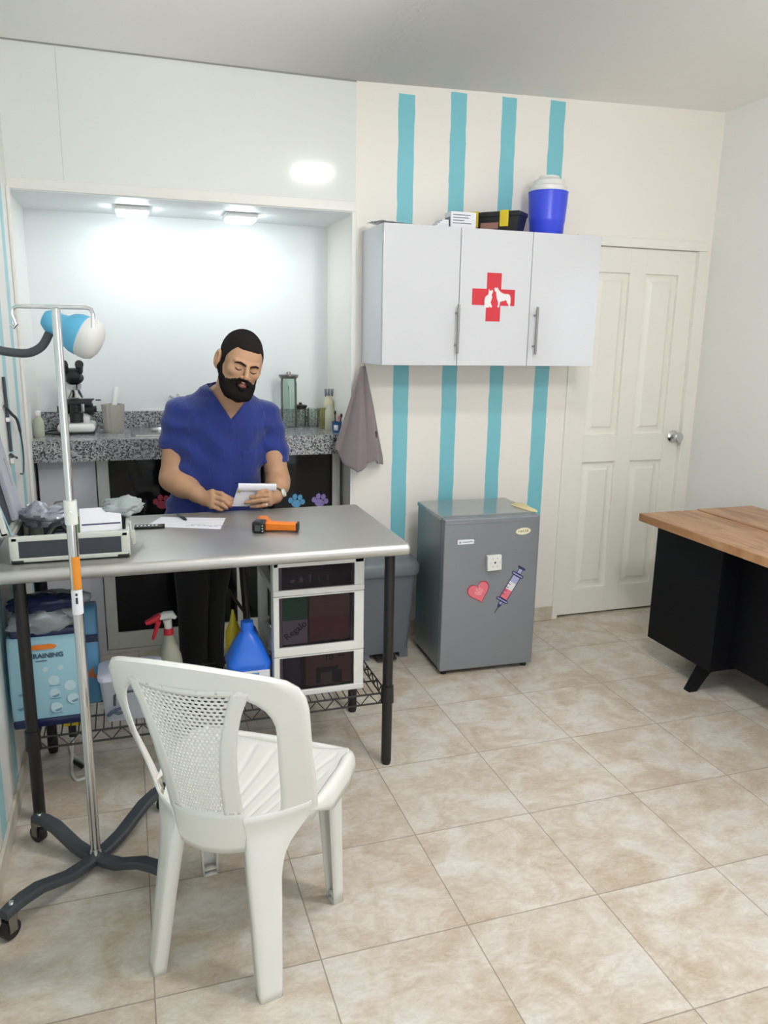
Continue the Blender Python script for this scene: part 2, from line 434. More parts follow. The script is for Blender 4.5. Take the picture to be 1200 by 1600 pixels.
st('wall_rear', [((XL-.1, YR-.1, 0), (DX0, YR, 2.8)), ((DX1, YR-.1, 0), (XR+.1, YR, 2.8)), ((DX0, YR-.1, DZ1), (DX1, YR, 2.8))], M['white_wall'])
st('trim_6', [((DX0-.05, YR-.01, 0), (DX0, YR+.015, DZ1+.05)), ((DX1, YR-.01, 0), (DX1+.05, YR+.015, DZ1+.05)), ((DX0, YR-.01, DZ1), (DX1, YR+.015, DZ1+.05))], M['white_trim'])
WY0, WY1, WZ0, WZ1 = -.35, .62, 1.25, 2.08            # window in the right wall
st('wall_right', [((XR, YR, 0), (XR+.1, WY0, 2.85)), ((XR, WY1, 0), (XR+.1, YB+.12, 2.85)),
                  ((XR, WY0, 0), (XR+.1, WY1, WZ0)), ((XR, WY0, WZ1), (XR+.1, WY1, 2.85))], M['right_wall'])
st('wall_back', [((XN, YB, 0), (1.875, YB+.1, 2.8)), ((XN, YB+.1, 0), (XN+.1, YN+.1, 2.8)),
                 ((1.875, YB, 2.05), (XR+.1, YB+.1, 2.8)), ((2.61, YB, 0), (XR+.1, YB+.1, 2.05)), ((1.80, YB+.06, -.05), (2.70, YB+.1, 2.1))], M['striped'])  # last box: slab added behind the door to stop daylight leaking in
st('wall_alcove', [((XL-.1, YN, 0), (XN+.1, YN+.1, 2.7))], M['niche_wall'])
st('wall_bulkhead', [((XL, YB, 2.13), (-.6006, YN, 2.7)), ((-.6, YB, 2.13), (XN, YN, 2.7))], M['bulkhead'])
st('trim_1', [((XL, YB-.006, 2.128), (XN, YB+.001, 2.172), .003)], M['white_trim'])
st('trim_2', [((XL, 1.99, .0), (XL+.014, 2.05, 2.128), .004)], M['white_trim'])
st('trim_3', [((XN-.018, YB-.008, 0), (XN+.004, YB+.03, 2.128), .003)], M['white_trim'])
st('trim_4', [((XL, YB-.003, 2.679), (XN, YB-.001, 2.686))], mat('grey_joint', (150, 150, 146), .7))
st('ceiling_alcove', [((XL, YB+.003, 2.124), (XN, YN, 2.1305))], M['niche_wall'])
st('baseboard_left', [((XL, YR, 0), (XL+.012, 2.19, .075), .003)], M['skirting'])
st('baseboard_back', [((XN+.005, YB-.012, 0), (1.845, YB, .08), .003)], M['skirting'])
st('baseboard_right', [((XR-.012, YR, 0), (XR, YB-.02, .08), .003)], M['skirting'])
# door with four raised panels
d = MB(); x0, x1 = 1.878, 2.607
d.box((x0, YB+.03, .012), (x1, YB+.05, 2.043))
def bar(a, c): d.box((a[0], YB+.012, a[1]), (c[0], YB+.032, c[1]), .003)
mx = (x0+x1)/2
for xa, xb in ((x0, x0+.105), (mx-.05, mx+.05), (x1-.105, x1)): bar((xa, .012), (xb, 2.043))
for za, zb in ((.012, .165), (.90, 1.05), (1.915, 2.043)):
    for xa, xb in ((x0+.104, mx-.049), (mx+.049, x1-.104)): bar((xa, za), (xb, zb))
for xa, xb in ((x0+.105, mx-.05), (mx+.05, x1-.105)):
    for za, zb in ((.165, .90), (1.05, 1.915)):
        rings = []
        for ins, y in ((.012, .0295), (.03, .029), (.048, .016), (.052, .016)):
            rings.append([(xa+ins, YB+y, za+ins), (xb-ins, YB+y, za+ins), (xb-ins, YB+y, zb-ins), (xa+ins, YB+y, zb-ins)])
        d.loft(rings)
d.at_origin = True
door = struct(d.build('door_1', M['door']))
k = MB()
Mk = basis((2.563, YB+.012, 1.033), V(1, 0, 0), V(0, 0, 1), V(0, -1, 0))
k.lathe([(0, 0), (.034, 0), (.034, .006), (.026, .012), (.012, .016), (.011, .034), (.018, .04), (.028, .052), (.029, .062), (.022, .07), (0, .072)], Mk)
k.build('door_knob', M['chrome'], door)
st('trim_5', [((2.607, YB-.014, 0), (2.66, YB+.02, 2.0445), .004), ((1.845, YB-.014, 2.045), (2.66, YB+.02, 2.093), .004),
              ((1.843, YB-.010, 0), (1.878, YB+.02, 2.046), .004)], M['door'])
# window in the right wall (daylight)
st('window_1', [((XR+.02, WY0, WZ0), (XR+.07, WY0+.04, WZ1)), ((XR+.02, WY1-.04, WZ0), (XR+.07, WY1, WZ1)),
                ((XR+.02, WY0, WZ0), (XR+.07, WY1, WZ0+.04)), ((XR+.02, WY0, WZ1-.04), (XR+.07, WY1, WZ1)),
                ((XR+.03, (WY0+WY1)/2-.02, WZ0), (XR+.06, (WY0+WY1)/2+.02, WZ1))], M['white_trim'])

# lamps
def flat_lamp(name, x, y, z, w, dd, h, m, label, group):
    t = thing(name, (x, y, z-h), label, 'ceiling light', 0, group)
    b = MB(); b.box((x-w/2, y-dd/2, z-h*.6), (x+w/2, y+dd/2, z), .006); b.build('lamp_housing', M['white_plastic'], t)
    b = MB(); b.box((x-w/2+.008, y-dd/2+.008, z-h), (x+w/2-.008, y+dd/2-.008, z-h*.55), .008); b.build('diffuser', m, t)
g = 'small alcove lights'
flat_lamp('alcove_light', -.33, 2.33, 2.124, .15, .15, .036, M['lamp_niche'], 'small glowing square light in the alcove ceiling, the left one above the microscope side', g)
flat_lamp('alcove_light', .165, 2.33, 2.124, .15, .15, .036, M['lamp_niche'], 'small glowing square light in the alcove ceiling, the right one above the man', g)
flat_lamp('ceiling_light', .88, .20, zc(.88), .24, .20, .06, M['lamp_room'], 'square white ceiling light out of frame above the middle of the room', None)
t = thing('fill_globe', (.9, -.55, 2.12), 'added white globe hanging out of frame to brighten the ceiling', 'fill light')  # unseen globe, added only to lift the ceiling brightness
b = MB(); b.cyl((.9, -.55, 2.37), (.9, -.55, zc(.9)), .008, n=10); b.cyl((.9, -.55, zc(.9)-.03), (.9, -.55, zc(.9)), .05, n=20); b.build('stem', M['white_plastic'], t)
b = MB(); b.ell((.9, -.55, 2.25), .13, None, 32, 20); b.build('globe', M['added_globe'], t)
# ------------------------------------------------------------------ alcove counter
t = thing('granite_counter', (-.08, 2.33, .985), 'speckled grey granite counter filling the lit alcove behind the man', 'counter')
b = MB()
CX0, CX1, CY0, CY1, CZ0, CZ1 = XL+.002, XN-.002, 2.085, YN-.001, .987, 1.083
SX0, SX1, SY0, SY1 = -.33, .08, 2.22, 2.50           # sink cut-out
for lo, hi in (((CX0, CY0, CZ0), (SX0, CY1, CZ1)), ((SX1, CY0, CZ0), (CX1, CY1, CZ1)),
               ((SX0, CY0, CZ0), (SX1, SY0, CZ1)), ((SX0, SY1, CZ0), (SX1, CY1, CZ1))):
    b.box(lo, hi)
b.build('worktop', M['granite'], t)
b = MB(); b.box((CX0, YN-.022, CZ1), (CX1, YN-.001, 1.168), .003); b.build('backsplash', M['granite'], t)
t = thing('kitchen_sink', (-.125, 2.36, 1.083), 'round-cornered stainless steel sink set in the granite counter', 'sink')
b = MB()
def rr(x0, x1, y0, y1, r, z, n=6):
    pts = []
    for cx, cy, a in ((x1-r, y1-r, 0), (x0+r, y1-r, 90), (x0+r, y0+r, 180), (x1-r, y0+r, 270)):
        for i in range(n+1):
            q = R(a + 90*i/n); pts.append((cx+r*cos(q), cy+r*sin(q), z))
    return pts
b.loft([rr(-.39, .14, 2.165, 2.555, .05, 1.084), rr(-.385, .135, 2.17, 2.55, .05, 1.091), rr(-.30, .05, 2.235, 2.485, .07, 1.091),
        rr(-.29, .04, 2.245, 2.475, .07, 1.08), rr(-.28, .03, 2.255, 2.465, .06, .96), rr(-.2, -.05, 2.3, 2.42, .05, .95)], caps=False)
b.build('basin', M['steel_sink'], t)
b = MB(); b.lathe([(0, 0), (.03, 0), (.03, .004), (0, .005)], TR((-.125, 2.36, .951))); b.build('drain', M['brushed'], t)
t = thing('faucet', (-.15, 2.535, 1.088), 'small chrome tap standing at the back of the sink', 'tap')
b = MB(); b.cyl((-.15, 2.532, 1.088), (-.15, 2.532, 1.20), .013); b.tube([(-.15, 2.532, 1.19), (-.15, 2.52, 1.235), (-.15, 2.49, 1.25), (-.15, 2.45, 1.243), (-.15, 2.44, 1.22)], .009)
b.build('spout', M['chrome'], t)
b = MB(); b.tube([(-.15, 2.532, 1.2), (-.15, 2.535, 1.225), (-.19, 2.54, 1.245)], .007); b.build('handle', M['chrome'], t)

# closed grey panel and the sliding glass doors below the counter
t = thing('cupboard_panel', (-.69, 2.2, 0), 'plain pale grey panel below the left end of the granite counter', 'cabinet panel')
b = MB(); b.box((XL+.015, 2.19, .0), (-.557, 2.215, .985), .002); b.build('panel', mat('pale_grey_panel', (196, 197, 206), .45, var=.02), t)
b = MB(); b.cyl((-.575, 2.186, .45), (-.575, 2.186, .6), .006); b.build('handle', M['brushed'], t)
def paw(b, cx, y, cz, s, rot=0):
    for px, pz, rx, rz in ((0, -.10, .42, .32), (-.52, .08, .2, .24), (-.22, .44, .2, .25), (.22, .46, .2, .25), (.52, .12, .2, .24)):
        poly = [((px+rx*cos(2*pi*i/18))*s*cos(rot)-(pz+rz*sin(2*pi*i/18))*s*sin(rot), (px+rx*cos(2*pi*i/18))*s*sin(rot)+(pz+rz*sin(2*pi*i/18))*s*cos(rot)) for i in range(18)]
        b.prism(poly, .0012, basis((cx, y, cz), V(1, 0, 0), V(0, 0, 1), V(0, -1, 0)))
def sliding(name, x0, x1, y, label, paws, gx0, gx1):
    t = thing(name, ((x0+x1)/2, y, .0), label, 'glass door')
    b = MB(); z0, z1 = .02, .984
    b.box((x0, y, z0), (gx0, y+.03, z1), .003); b.box((gx1, y, z0), (x1, y+.03, z1), .003)
    b.box((gx0-.001, y, z0), (gx1+.001, y+.03, z0+.085), .003); b.box((gx0-.001, y, z1-.012), (gx1+.001, y+.03, z1), .003)
    b.build('door_frame', M['alu'], t)
    b = MB(); b.box((gx0-.001, y+.012, z0+.084), (gx1+.001, y+.017, z1-.011)); gl = b.build('glass_pane', M['dark_glass'], t)
    for cx, cz, m, lab in paws:
        b = MB(); paw(b, cx, y+.0105, cz, .062, R(-12)); tag(b.build('paw_sticker', m, gl), lab)
sliding('sliding_door', -.553, .115, 2.20, 'white framed dark glass door under the counter left of the man, red paw sticker', [(-.262, .748, M['redpaw'], 'red paw sticker')], -.50, .088)
sliding('sliding_door', .088, .642, 2.232, 'white framed dark glass door under the counter right of the man, blue and purple paws',
        [(.41, .715, M['bluepaw'], 'light blue paw sticker'), (.535, .712, M['purplepaw'], 'purple paw sticker')], .118, .60)
b = MB(); b.box((XL+.015, 2.20, 0), (XN-.018, 2.265, .018), .002); tag(b.build('door_track', M['alu']), 'white floor track that the dark glass doors slide in', 'track')

# things on the counter
t = thing('microscope', (-.63, 2.40, 1.083), 'white and black laboratory microscope on the granite counter behind the drip pole', 'microscope')
mx, my = -.635, 2.40; z0 = 1.083
b = MB(); b.box((mx-.085, my-.10, z0+.008), (mx+.085, my+.10, z0+.05), .018, 3); b.box((mx-.06, my-.02, z0+.04), (mx+.06, my+.10, z0+.085), .02, 3); b.build('base', M['white_plastic'], t)
b = MB(); b.box((mx-.08, my-.095, z0), (mx+.08, my+.095, z0+.009), .004); b.build('base_pad', M['black'], t)
b = MB(); b.tube([(mx-.005, my+.075, z0+.07), (mx-.005, my+.085, z0+.14), (mx-.005, my+.075, z0+.21), (mx-.005, my+.03, z0+.235), (mx-.005, my-.01, z0+.238)], [.034, .03, .03, .032, .034], 12); b.build('arm', M['white_plastic'], t)
b = MB(); b.box((mx-.07, my-.075, z0+.142), (mx+.075, my+.055, z0+.158), .003); b.box((mx-.03, my-.05, z0+.158), (mx+.085, my+.0, z0+.164), .002); b.cyl((mx+.09, my, z0+.155), (mx+.115, my, z0+.155), .003); b.build('stage', M['black'], t)
b = MB(); b.cyl((mx, my-.01, z0+.05), (mx, my-.01, z0+.095), .032); b.cyl((mx, my-.01, z0+.1), (mx, my-.01, z0+.14), .024); b.build('condenser', M['black'], t)
b = MB(); b.cyl((mx, my-.01, z0+.232), (mx, my-.01, z0+.208), .034, .03)
for a in (20, 110, 200, 290):
    dx, dy = cos(R(a))*.5, sin(R(a))*.5
    b.cyl((mx+dx*.03, my-.01+dy*.03, z0+.21), (mx+dx*.07, my-.01+dy*.07, z0+.168), .009, .006, 10)
b.build('objective_turret', M['chrome'], t)
b = MB(); b.ell((mx, my-.01, z0+.262), (.045, .05, .032)); b.box((mx-.035, my-.075, z0+.25), (mx+.035, my-.02, z0+.31), .02, 3); b.build('head', M['black'], t)
for s in (-1, 1):
    b = MB(); b.cyl((mx+s*.03, my-.06, z0+.295), (mx+s*.033, my-.115, z0+.325), .016, .017, 12); b.cyl((mx+s*.033, my-.115, z0+.325), (mx+s*.034, my-.13, z0+.333), .019, .019, 12); b.build('eyepiece', M['black'], t)
    b = MB(); b.cyl((mx+s*.035, my+.075, z0+.105), (mx+s*.075, my+.075, z0+.105), .03, .03, 18); b.cyl((mx+s*.075, my+.075, z0+.105), (mx+s*.09, my+.075, z0+.105), .016, .016, 14); b.build('focus_knob', M['black'], t)
t2 = MB(); t2.tube([(mx-.09, my+.06, z0+.008), (mx-.13, my+.02, z0+.006), (mx-.15, my-.06, z0+.006), (mx-.1, my-.11, z0+.006), (mx-.03, my-.13, z0+.006), (mx-.05, my-.17, z0+.006)], .004); t2.build('power_cord', M['black'], t)

t = thing('mortar', (-.466, 2.36, 1.083), 'ribbed grey stone mortar standing on the counter beside the microscope', 'mortar')
b = MB(); b.lathe([(0, 0), (.044, 0), (.047, .01), (.054, .133), (.054, .138), (.047, .138), (.036, .03), (0, .025)], TR((-.466, 2.36, 1.083)), n=56, rib=lambda k: 1.0 if k % 4 < 2 else .955); b.build('cup', M['stone'], t)
b = MB(); b.tube([(-.476, 2.365, 1.112), (-.463, 2.375, 1.20), (-.448, 2.39, 1.285), (-.444, 2.393, 1.303)], [.016, .013, .016, .011], 14); tag(b.build('pestle', M['white_plastic']), 'white pestle leaning out of the ribbed stone mortar', 'pestle')
t = thing('milky_bottle', (-.79, 2.24, 1.083), 'milky white plastic bottle at the far left end of the granite counter', 'bottle')
b = MB(); b.lathe([(0, 0), (.021, 0), (.023, .006), (.023, .075), (.012, .092), (.011, .1)], TR((-.792, 2.25, 1.083)), n=20); b.build('body', M['bottle_clear'], t)
b = MB(); b.lathe([(.0, .098), (.013, .098), (.013, .118), (.004, .122), (0, .122)], TR((-.792, 2.25, 1.083)), n=16); b.build('cap', M['white_plastic'], t)

def jar(name, x, y, r, h, label, m, lid=None, th=.0035):
    t = thing(name, (x, y, 1.083), label, 'glass jar')
    b = MB(); T_ = TR((x, y, 1.084))
    b.lathe([(0, 0), (r*.96, 0), (r, .006), (r, h*.9), (r*.93, h*.96), (r*.96, h), (r*.96-th, h), (r-th, h*.9), (r-th, .012), (0, .01)], T_, n=28)
    b.build('body', m, t)
    if lid is not None:
        b = MB(); b.lathe([(0, h+.001), (r*1.04, h+.001), (r*1.2, h+.012), (r*1.2, h+.02), (r*.3, h+.024), (r*.25, h+.034), (0, h+.036)], T_, n=24); b.build('lid', lid, t)
    return t
j = jar('glass_jar', .417, 2.45, .043, .255, 'tall clear green glass jar with a metal lid on the counter', M['glass'], M['brushed'])
b = MB(); b.tube([(.424, 2.45, 1.10), (.42, 2.45, 1.2), (.417, 2.45, 1.30)], .002, 6); b.ell((.417, 2.45, 1.29), (.004, .004, .012)); b.build('stirring_rod', M['ink'], j)
jar('glass_jar', .49, 2.50, .030, .09, 'short glass jar with a black lid right behind the tall jar', M['glass'], M['black'])
jar('glass_jar', .545, 2.44, .030, .10, 'open clear glass jar between the black lidded jar and the yellow flask', M['glass'])
jar('glass_beaker', .585, 2.37, .022, .105, 'glass beaker of yellow liquid on the counter', M['yglass'])
b = MB(); b.lathe([(0, 0), (.024, 0), (.026, .01), (.026, .10), (.018, .115), (.018, .13), (0, .13)], TR((.60, 2.29, 1.083)), n=20); tag(b.build('white_bottle', M['bottle_clear']), 'pale ribbed bottle standing behind the blue cup', 'bottle')
t = thing('cream_jar', (.632, 2.44, 1.083), 'cream jar of pale bottles in the corner behind the towel', 'jar')
b = MB(); b.lathe([(0, 0), (.024, 0), (.026, .01), (.026, .13), (.02, .14), (.02, .165), (0, .165)], TR((.63, 2.44, 1.083)), n=20); b.build('body', M['cream'], t)
b = MB()
for i in range(6): b.cyl((.612+.008*i, 2.43+.006*(i % 2), 1.245), (.608+.009*i, 2.425, 1.285), .0035, .003, 6)
b.build('stoppers', M['greyink'], t)
t = thing('pen_cup', (.607, 2.17, 1.083), 'small blue cup with a white label holding brushes at the counter edge', 'cup')
b = MB(); b.lathe([(0, 0), (.021, 0), (.026, .052), (.027, .055), (.024, .055), (.019, .006), (0, .005)], TR((.607, 2.17, 1.083)), n=24); b.build('cup', mat('denim_blue_plastic', (46, 92, 146), .4), t)
b = MB(); b.grid(lambda u, v: (.607+.0245*sin(-.9+.9*u), 2.17-.0245*cos(-.9+.9*u), 1.095+.028*v), 8, 2); tag(b.build('paper_label', M['paper'], t, solidify=.001), 'white paper label')
for i, (dx, m, h) in enumerate(((-.006, M['ink'], .10), (.005, M['pink'], .075), (.012, M['black'], .085))):
    b = MB(); b.cyl((.607+dx, 2.17, 1.09), (.609+dx*1.8, 2.172, 1.083+h), .0035, .003, 8); b.ell((.609+dx*1.8, 2.172, 1.083+h), (.006, .006, .011))
    tag(b.build('brush', m), ['dark brush standing in the small blue cup', 'pink brush standing in the small blue cup', 'black brush leaning right in the small blue cup'][i], 'brush')

# ------------------------------------------------------------------ steel table with wire shelf
TX0, TX1, TY0, TY1, TZ = XL+.006, .487, .728, 1.405, .88
t = thing('work_table', (-.16, 1.06, 0), 'stainless steel examination table on black posts with a wire shelf below', 'table')
b = MB()
prof = [(.0, 0)]
def yz(o, r=.021):                                   # bull-nosed slab cross-section
    p = []
    for a in range(90, 271, 15): p.append((TY0+r+r*cos(R(a)), TZ-r+r*sin(R(a))))
    p += [(TY0+.06, TZ-2*r), (TY0+.06, TZ-.03), (TY1-.06, TZ-.03), (TY1-.06, TZ-2*r)]
    for a in range(-90, 91, 15): p.append((TY1-r+r*cos(R(a)), TZ-r+r*sin(R(a))))
    return p
b.loft([[(x, y, z) for y, z in yz(0)] for x in (TX0, TX1-.008)])
b.loft([[(x, TY0+.021+(y-TY0-.021)*q if y < 1 else y, TZ-.021+(z-TZ+.021)*q) for y, z in yz(0)] for x, q in ((TX1-.008, 1), (TX1-.002, .93), (TX1, .8))])
b.build('table_top', M['steel'], t, sharp=50)
LEGS = [(.455, .849), (.4465, 1.285), (-.742, .849), (-.735, 1.285)]
for x, y in LEGS:
    b = MB(); b.cyl((x, y, .012), (x, y, .85), .0188, n=20)
    for k in range(1, 30): pass
    lg = b.build('leg', M['black_metal'], t)
    b = MB(); b.cyl((x, y, .25), (x, y, .315), .0245, .0225, 20); b.build('collar', M['black_metal'], lg)
    b = MB(); b.cyl((x, y, 0), (x, y, .014), .016, .0185, 16); b.build('foot', M['black'], lg)
b = MB(); SZ = .287; x0, x1, y0, y1 = -.735, .452, .849, 1.285
for z in (SZ, SZ-.038):
    b.tube([(x0, y0, z), (x1, y0, z)], .0035, 6); b.tube([(x0, y1, z), (x1, y1, z)], .0035, 6)
    b.tube([(x0, y0, z), (x0, y1, z)], .0035, 6); b.tube([(x1, y0, z), (x1, y1, z)], .0035, 6)
def zig(p, q, n):
    p, q = Vector(p), Vector(q)
    for y_ in (0,):
        b.tube([p.lerp(q, i/n) + V(0, 0, -.038 if i % 2 else 0) for i in range(n+1)], .0028, 5)
zig((x0, y0, SZ), (x1, y0, SZ), 36); zig((x0, y1, SZ), (x1, y1, SZ), 36); zig((x0, y0, SZ), (x0, y1, SZ), 14); zig((x1, y0, SZ), (x1, y1, SZ), 14)
n = 46
for i in range(1, n): x = lerp(x0, x1, i/n); b.tube([(x, y0-.003, SZ+.003), (x, y1+.003, SZ+.003)], .0022, 5)
for y in (.96, 1.067, 1.175): b.tube([(x0, y, SZ-.002), (x1, y, SZ-.002)], .0032, 6)
b.build('wire_shelf', M['black_metal'], t)

# open aluminium case with its contents
t = thing('instrument_case', (-.58, .96, .88), 'open black instrument case with aluminium edges on the left of the steel table', 'case')
ax0, ax1, ay0, ay1, az0, az1 = -.755, -.412, .80, 1.10, .882, .966
b = MB(); w = .012
b.box((ax0+w, ay0+.003, az0+.012), (ax1-w, ay0+.01, az1-.012)); b.box((ax0+w, ay1-.01, az0+.012), (ax1-w, ay1-.003, az1-.012))
b.box((ax0+.003, ay0+w, az0+.012), (ax0+.01, ay1-w, az1-.012)); b.box((ax1-.01, ay0+w, az0+.012), (ax1-.003, ay1-w, az1-.012))
b.box((ax0+.006, ay0+.006, az0+.004), (ax1-.006, ay1-.006, az0+.01)); b.build('side_panel', M['case_black'], t)
b = MB(); e = .017
for z in ((az0+.003, az0+e), (az1-e, az1)):
    b.box((ax0+.006, ay0, z[0]), (ax1-.006, ay0+.012, z[1]), .003); b.box((ax0+.006, ay1-.012, z[0]), (ax1-.006, ay1, z[1]), .003)
    b.box((ax0, ay0+.006, z[0]), (ax0+.012, ay1-.006, z[1]), .003); b.box((ax1-.012, ay0+.006, z[0]), (ax1, ay1-.006, z[1]), .003)
for x in (ax0, ax1-.028):
    for y in (ay0, ay1-.028): b.box((x, y, az0+.014), (x+.028, y+.028, az1), .006)
b.build('edge_profile', M['case_alu'], t)
for x in (ax0+.004, ax1-.04):
    for y in (ay0-.001, ay1-.036):
        b = MB(); b.box((x, y, az0), (x+.036, y+.036, az0+.012), .004); b.build('corner_foot', M['black'], t)
b = MB(); b.box((ax0+.012, ay0+.012, az0+.012), (ax1-.012, ay1-.012, az0+.02)); b.build('lining', M['foam'], t)
b = MB(); b.box((ax1-.001, .86, .925), (ax1+.006, .90, .975), .002); b.box((ax1+.004, .865, .905), (ax1+.016, .895, .945), .002); b.build('latch', M['case_alu'], t)
# lid, hinged on the left edge and leaning on the wall
hx, hz = ax0+.004, az1+.004; ang = R(11)
ud = V(-sin(ang), 0, cos(ang)); nd = V(cos(ang), 0, sin(ang))
Ml = basis((hx, ay0, hz), V(0, 1, 0), ud, nd)        # u along y, v up the lid, w towards the room
b = MB(); L, H = ay1-ay0, .33
b.box((0, 0, -.022), (L, H, -.016), 0, 1, Ml)
for lo, hi in (((0, 0, -.022), (L, .012, .0)), ((0, H-.012, -.022), (L, H, 0)), ((0, 0, -.022), (.012, H, 0)), ((L-.012, 0, -.022), (L, H, 0))): b.box(lo, hi, .003, 2, Ml)
ld = b.build('lid', M['case_alu'], t)
b = MB(); b.box((.012, .012, -.016), (L-.012, H-.012, -.006), .002, 1, Ml); b.build('lid_lining', M['case_black'], ld)
b = MB(); b.box((.135, .015, -.006), (L-.016, H-.02, .012), .004, 2, Ml); b.build('foam_pad', M['foam'], ld)
b = MB(); b.box((.22, .11, .012), (.245, .20, .0135), .001, 1, Ml); b.build('paper_slip', M['greycloth'], ld)
b = MB(); b.tube([(ax0+.012, ay0+.02, az1-.01), tuple(Ml @ V(.02, .09, -.004))], .003, 8); b.build('lid_stay', mat('pale_blue_steel', (150, 190, 206), .3, .5), t)

def crumple(c, r, seed, amp=.3, nu=40, nv=24, squash=0):
    from mathutils import noise
    b = MB(); o = Vector((seed*3.1, seed*1.7, seed))
    def f(u, v):
        a, q = 2*pi*u, pi*v
        d = V(sin(q)*cos(a), sin(q)*sin(a), -cos(q))
        k = 1 + amp*noise.noise(d*1.6+o) + amp*.7*abs(noise.noise(d*4.2+o)) - amp*.4*abs(noise.noise(d*8+o))
        p = V(d.x*r[0]*k, d.y*r[1]*k, d.z*r[2]*k)
        return (c[0]+p.x, c[1]+p.y, max(c[2]+p.z, c[2]-r[2]*.95))
    return b.grid(f, nu, nv)
tag(crumple((-.672, .985, .985), (.062, .06, .035), 2, .45).build('plastic_bag', M['grey_film'], sharp=60), 'crumpled silvery plastic bag in the open instrument case', 'plastic bag')
t = thing('otoscope_handle', (-.64, .88, .90), 'shiny black instrument with cable lying in the open instrument case', 'instrument')
b = MB(); b.tube([(-.66, .85, .915), (-.65, .87, .95), (-.635, .885, .972), (-.615, .89, .975)], [.013, .014, .014, .018], 12); b.build('handle', M['black_gloss'], t)
b = MB(); b.tube([(-.615, .89, .975), (-.60, .885, .96), (-.595, .875, .93), (-.61, .865, .91), (-.64, .86, .905), (-.68, .87, .91)], .005, 8); b.tube([(-.66, .85, .915), (-.69, .85, .93), (-.70, .87, .955)], .004, 8); b.build('cable', M['black'], t)
Mb = TR((-.50, .93, .945), R(3), R(30))
b = MB(); b.box((-.072, -.06, -.006), (.064, .062, .006), .002, 1, Mb); t = b.build('green_booklet', M['green']); tag(t, 'green booklet standing tilted in the open instrument case', 'booklet')
Mb2 = TR((-.498, .955, .966), R(3), R(30))
t = thing('instruction_pack', (-.5, .95, .95), 'white leaflet in a clear sleeve with a dark line, propped on the green booklet', 'leaflet')
b = MB(); b.box((-.066, -.052, -.004), (.062, .062, .004), .002, 1, Mb2); b.build('leaflet', M['paper'], t)
b = MB(); b.box((-.06, -.022, .004), (.058, -.016, .0048), 0, 1, Mb2); b.build('printed_line', M['indigo'], t)
t = thing('white_cap_bottle', (-.70, 1.05, .90), 'white capped bottle in the back left corner of the instrument case', 'bottle')
b = MB(); b.lathe([(0, 0), (.022, 0), (.022, .075), (.018, .085), (0, .085)], TR((-.705, 1.055, .902)), n=20); b.build('body', M['bottle_clear'], t)
b = MB(); b.lathe([(0, .085), (.0225, .085), (.0225, .108), (0, .11)], TR((-.705, 1.055, .902)), n=20); b.build('cap', M['white_plastic'], t)
b = MB(); b.tube([(-.645, 1.06, .925), (-.645, 1.065, 1.005), (-.64, 1.065, 1.012), (-.60, 1.065, 1.016), (-.592, 1.06, 1.008)], .003, 8); tag(b.build('wire_holder', M['brushed']), 'bent thin metal rod rising at the back of the instrument case', 'metal rod')
tag(crumple((-.432, 1.045, .992), (.066, .062, .03), 14, .32, 48, 30).build('grey_cloth', M['greycloth'], sharp=80), 'crumpled grey cloth over the right back corner of the instrument case', 'cloth')

# loose things on the table
def flat(pts, z, th, name, m, label, cat):
    b = MB(); b.prism(pts, th, TR((0, 0, z))); return tag(b.build(name, m), label, cat)
pp = [(-.375, 1.24), (-.105, 1.095), (-.072, 1.262), (-.23, 1.372), (-.355, 1.375)]
t = flat([(-.36, 1.195), (-.105, 1.092), (-.066, 1.262), (-.30, 1.335)], TZ+.0005, .0008, 'paper_sheet', M['paper'], 'white written sheet lying on the steel table before the man', 'paper')
b = MB()
for i in range(7):
    q = V(-.22+.02*i, 1.17-.008*i+.02*((i*3) % 4)/4, TZ+.0014); b.tube([q, q+V(.018, .004, 0), q+V(.03, -.006, 0)], .0007, 4)
b.build('handwriting', M['greyink'], t)
t = thing('ballpoint_pen', (-.22, 1.3, TZ+.006), 'dark green ballpoint pen lying on the white written sheet', 'pen')
b = MB(); p0, p1 = V(-.238, 1.34, TZ+.0065), V(-.212, 1.245, TZ+.0065); b.tube([p0, p0.lerp(p1, .03), p0.lerp(p1, .6)], [.003, .005, .0052], 10); b.build('barrel', mat('dark_green_pen', (40, 84, 84), .3), t)
b = MB(); b.tube([p0.lerp(p1, .6), p0.lerp(p1, .8), p1], [.0052, .0052, .002], 10); b.build('grip', M['ink'], t)
t = thing('black_ruler', (-.345, 1.18, TZ), 'thin black strip with white marks on the table beside the instrument case', 'ruler')
Mr = TR((-.345, 1.178, TZ+.001), R(-3.5))
b = MB(); b.box((-.052, -.022, 0), (.052, .022, .007), .001, 1, Mr); b.build('strip', M['black_gloss'], t)
b = MB()
for i in range(6): b.box((-.045+.013*i, -.004, .007), (-.038+.013*i, .008, .0076), 0, 1, Mr)
b.build('marks', M['paper'], t)

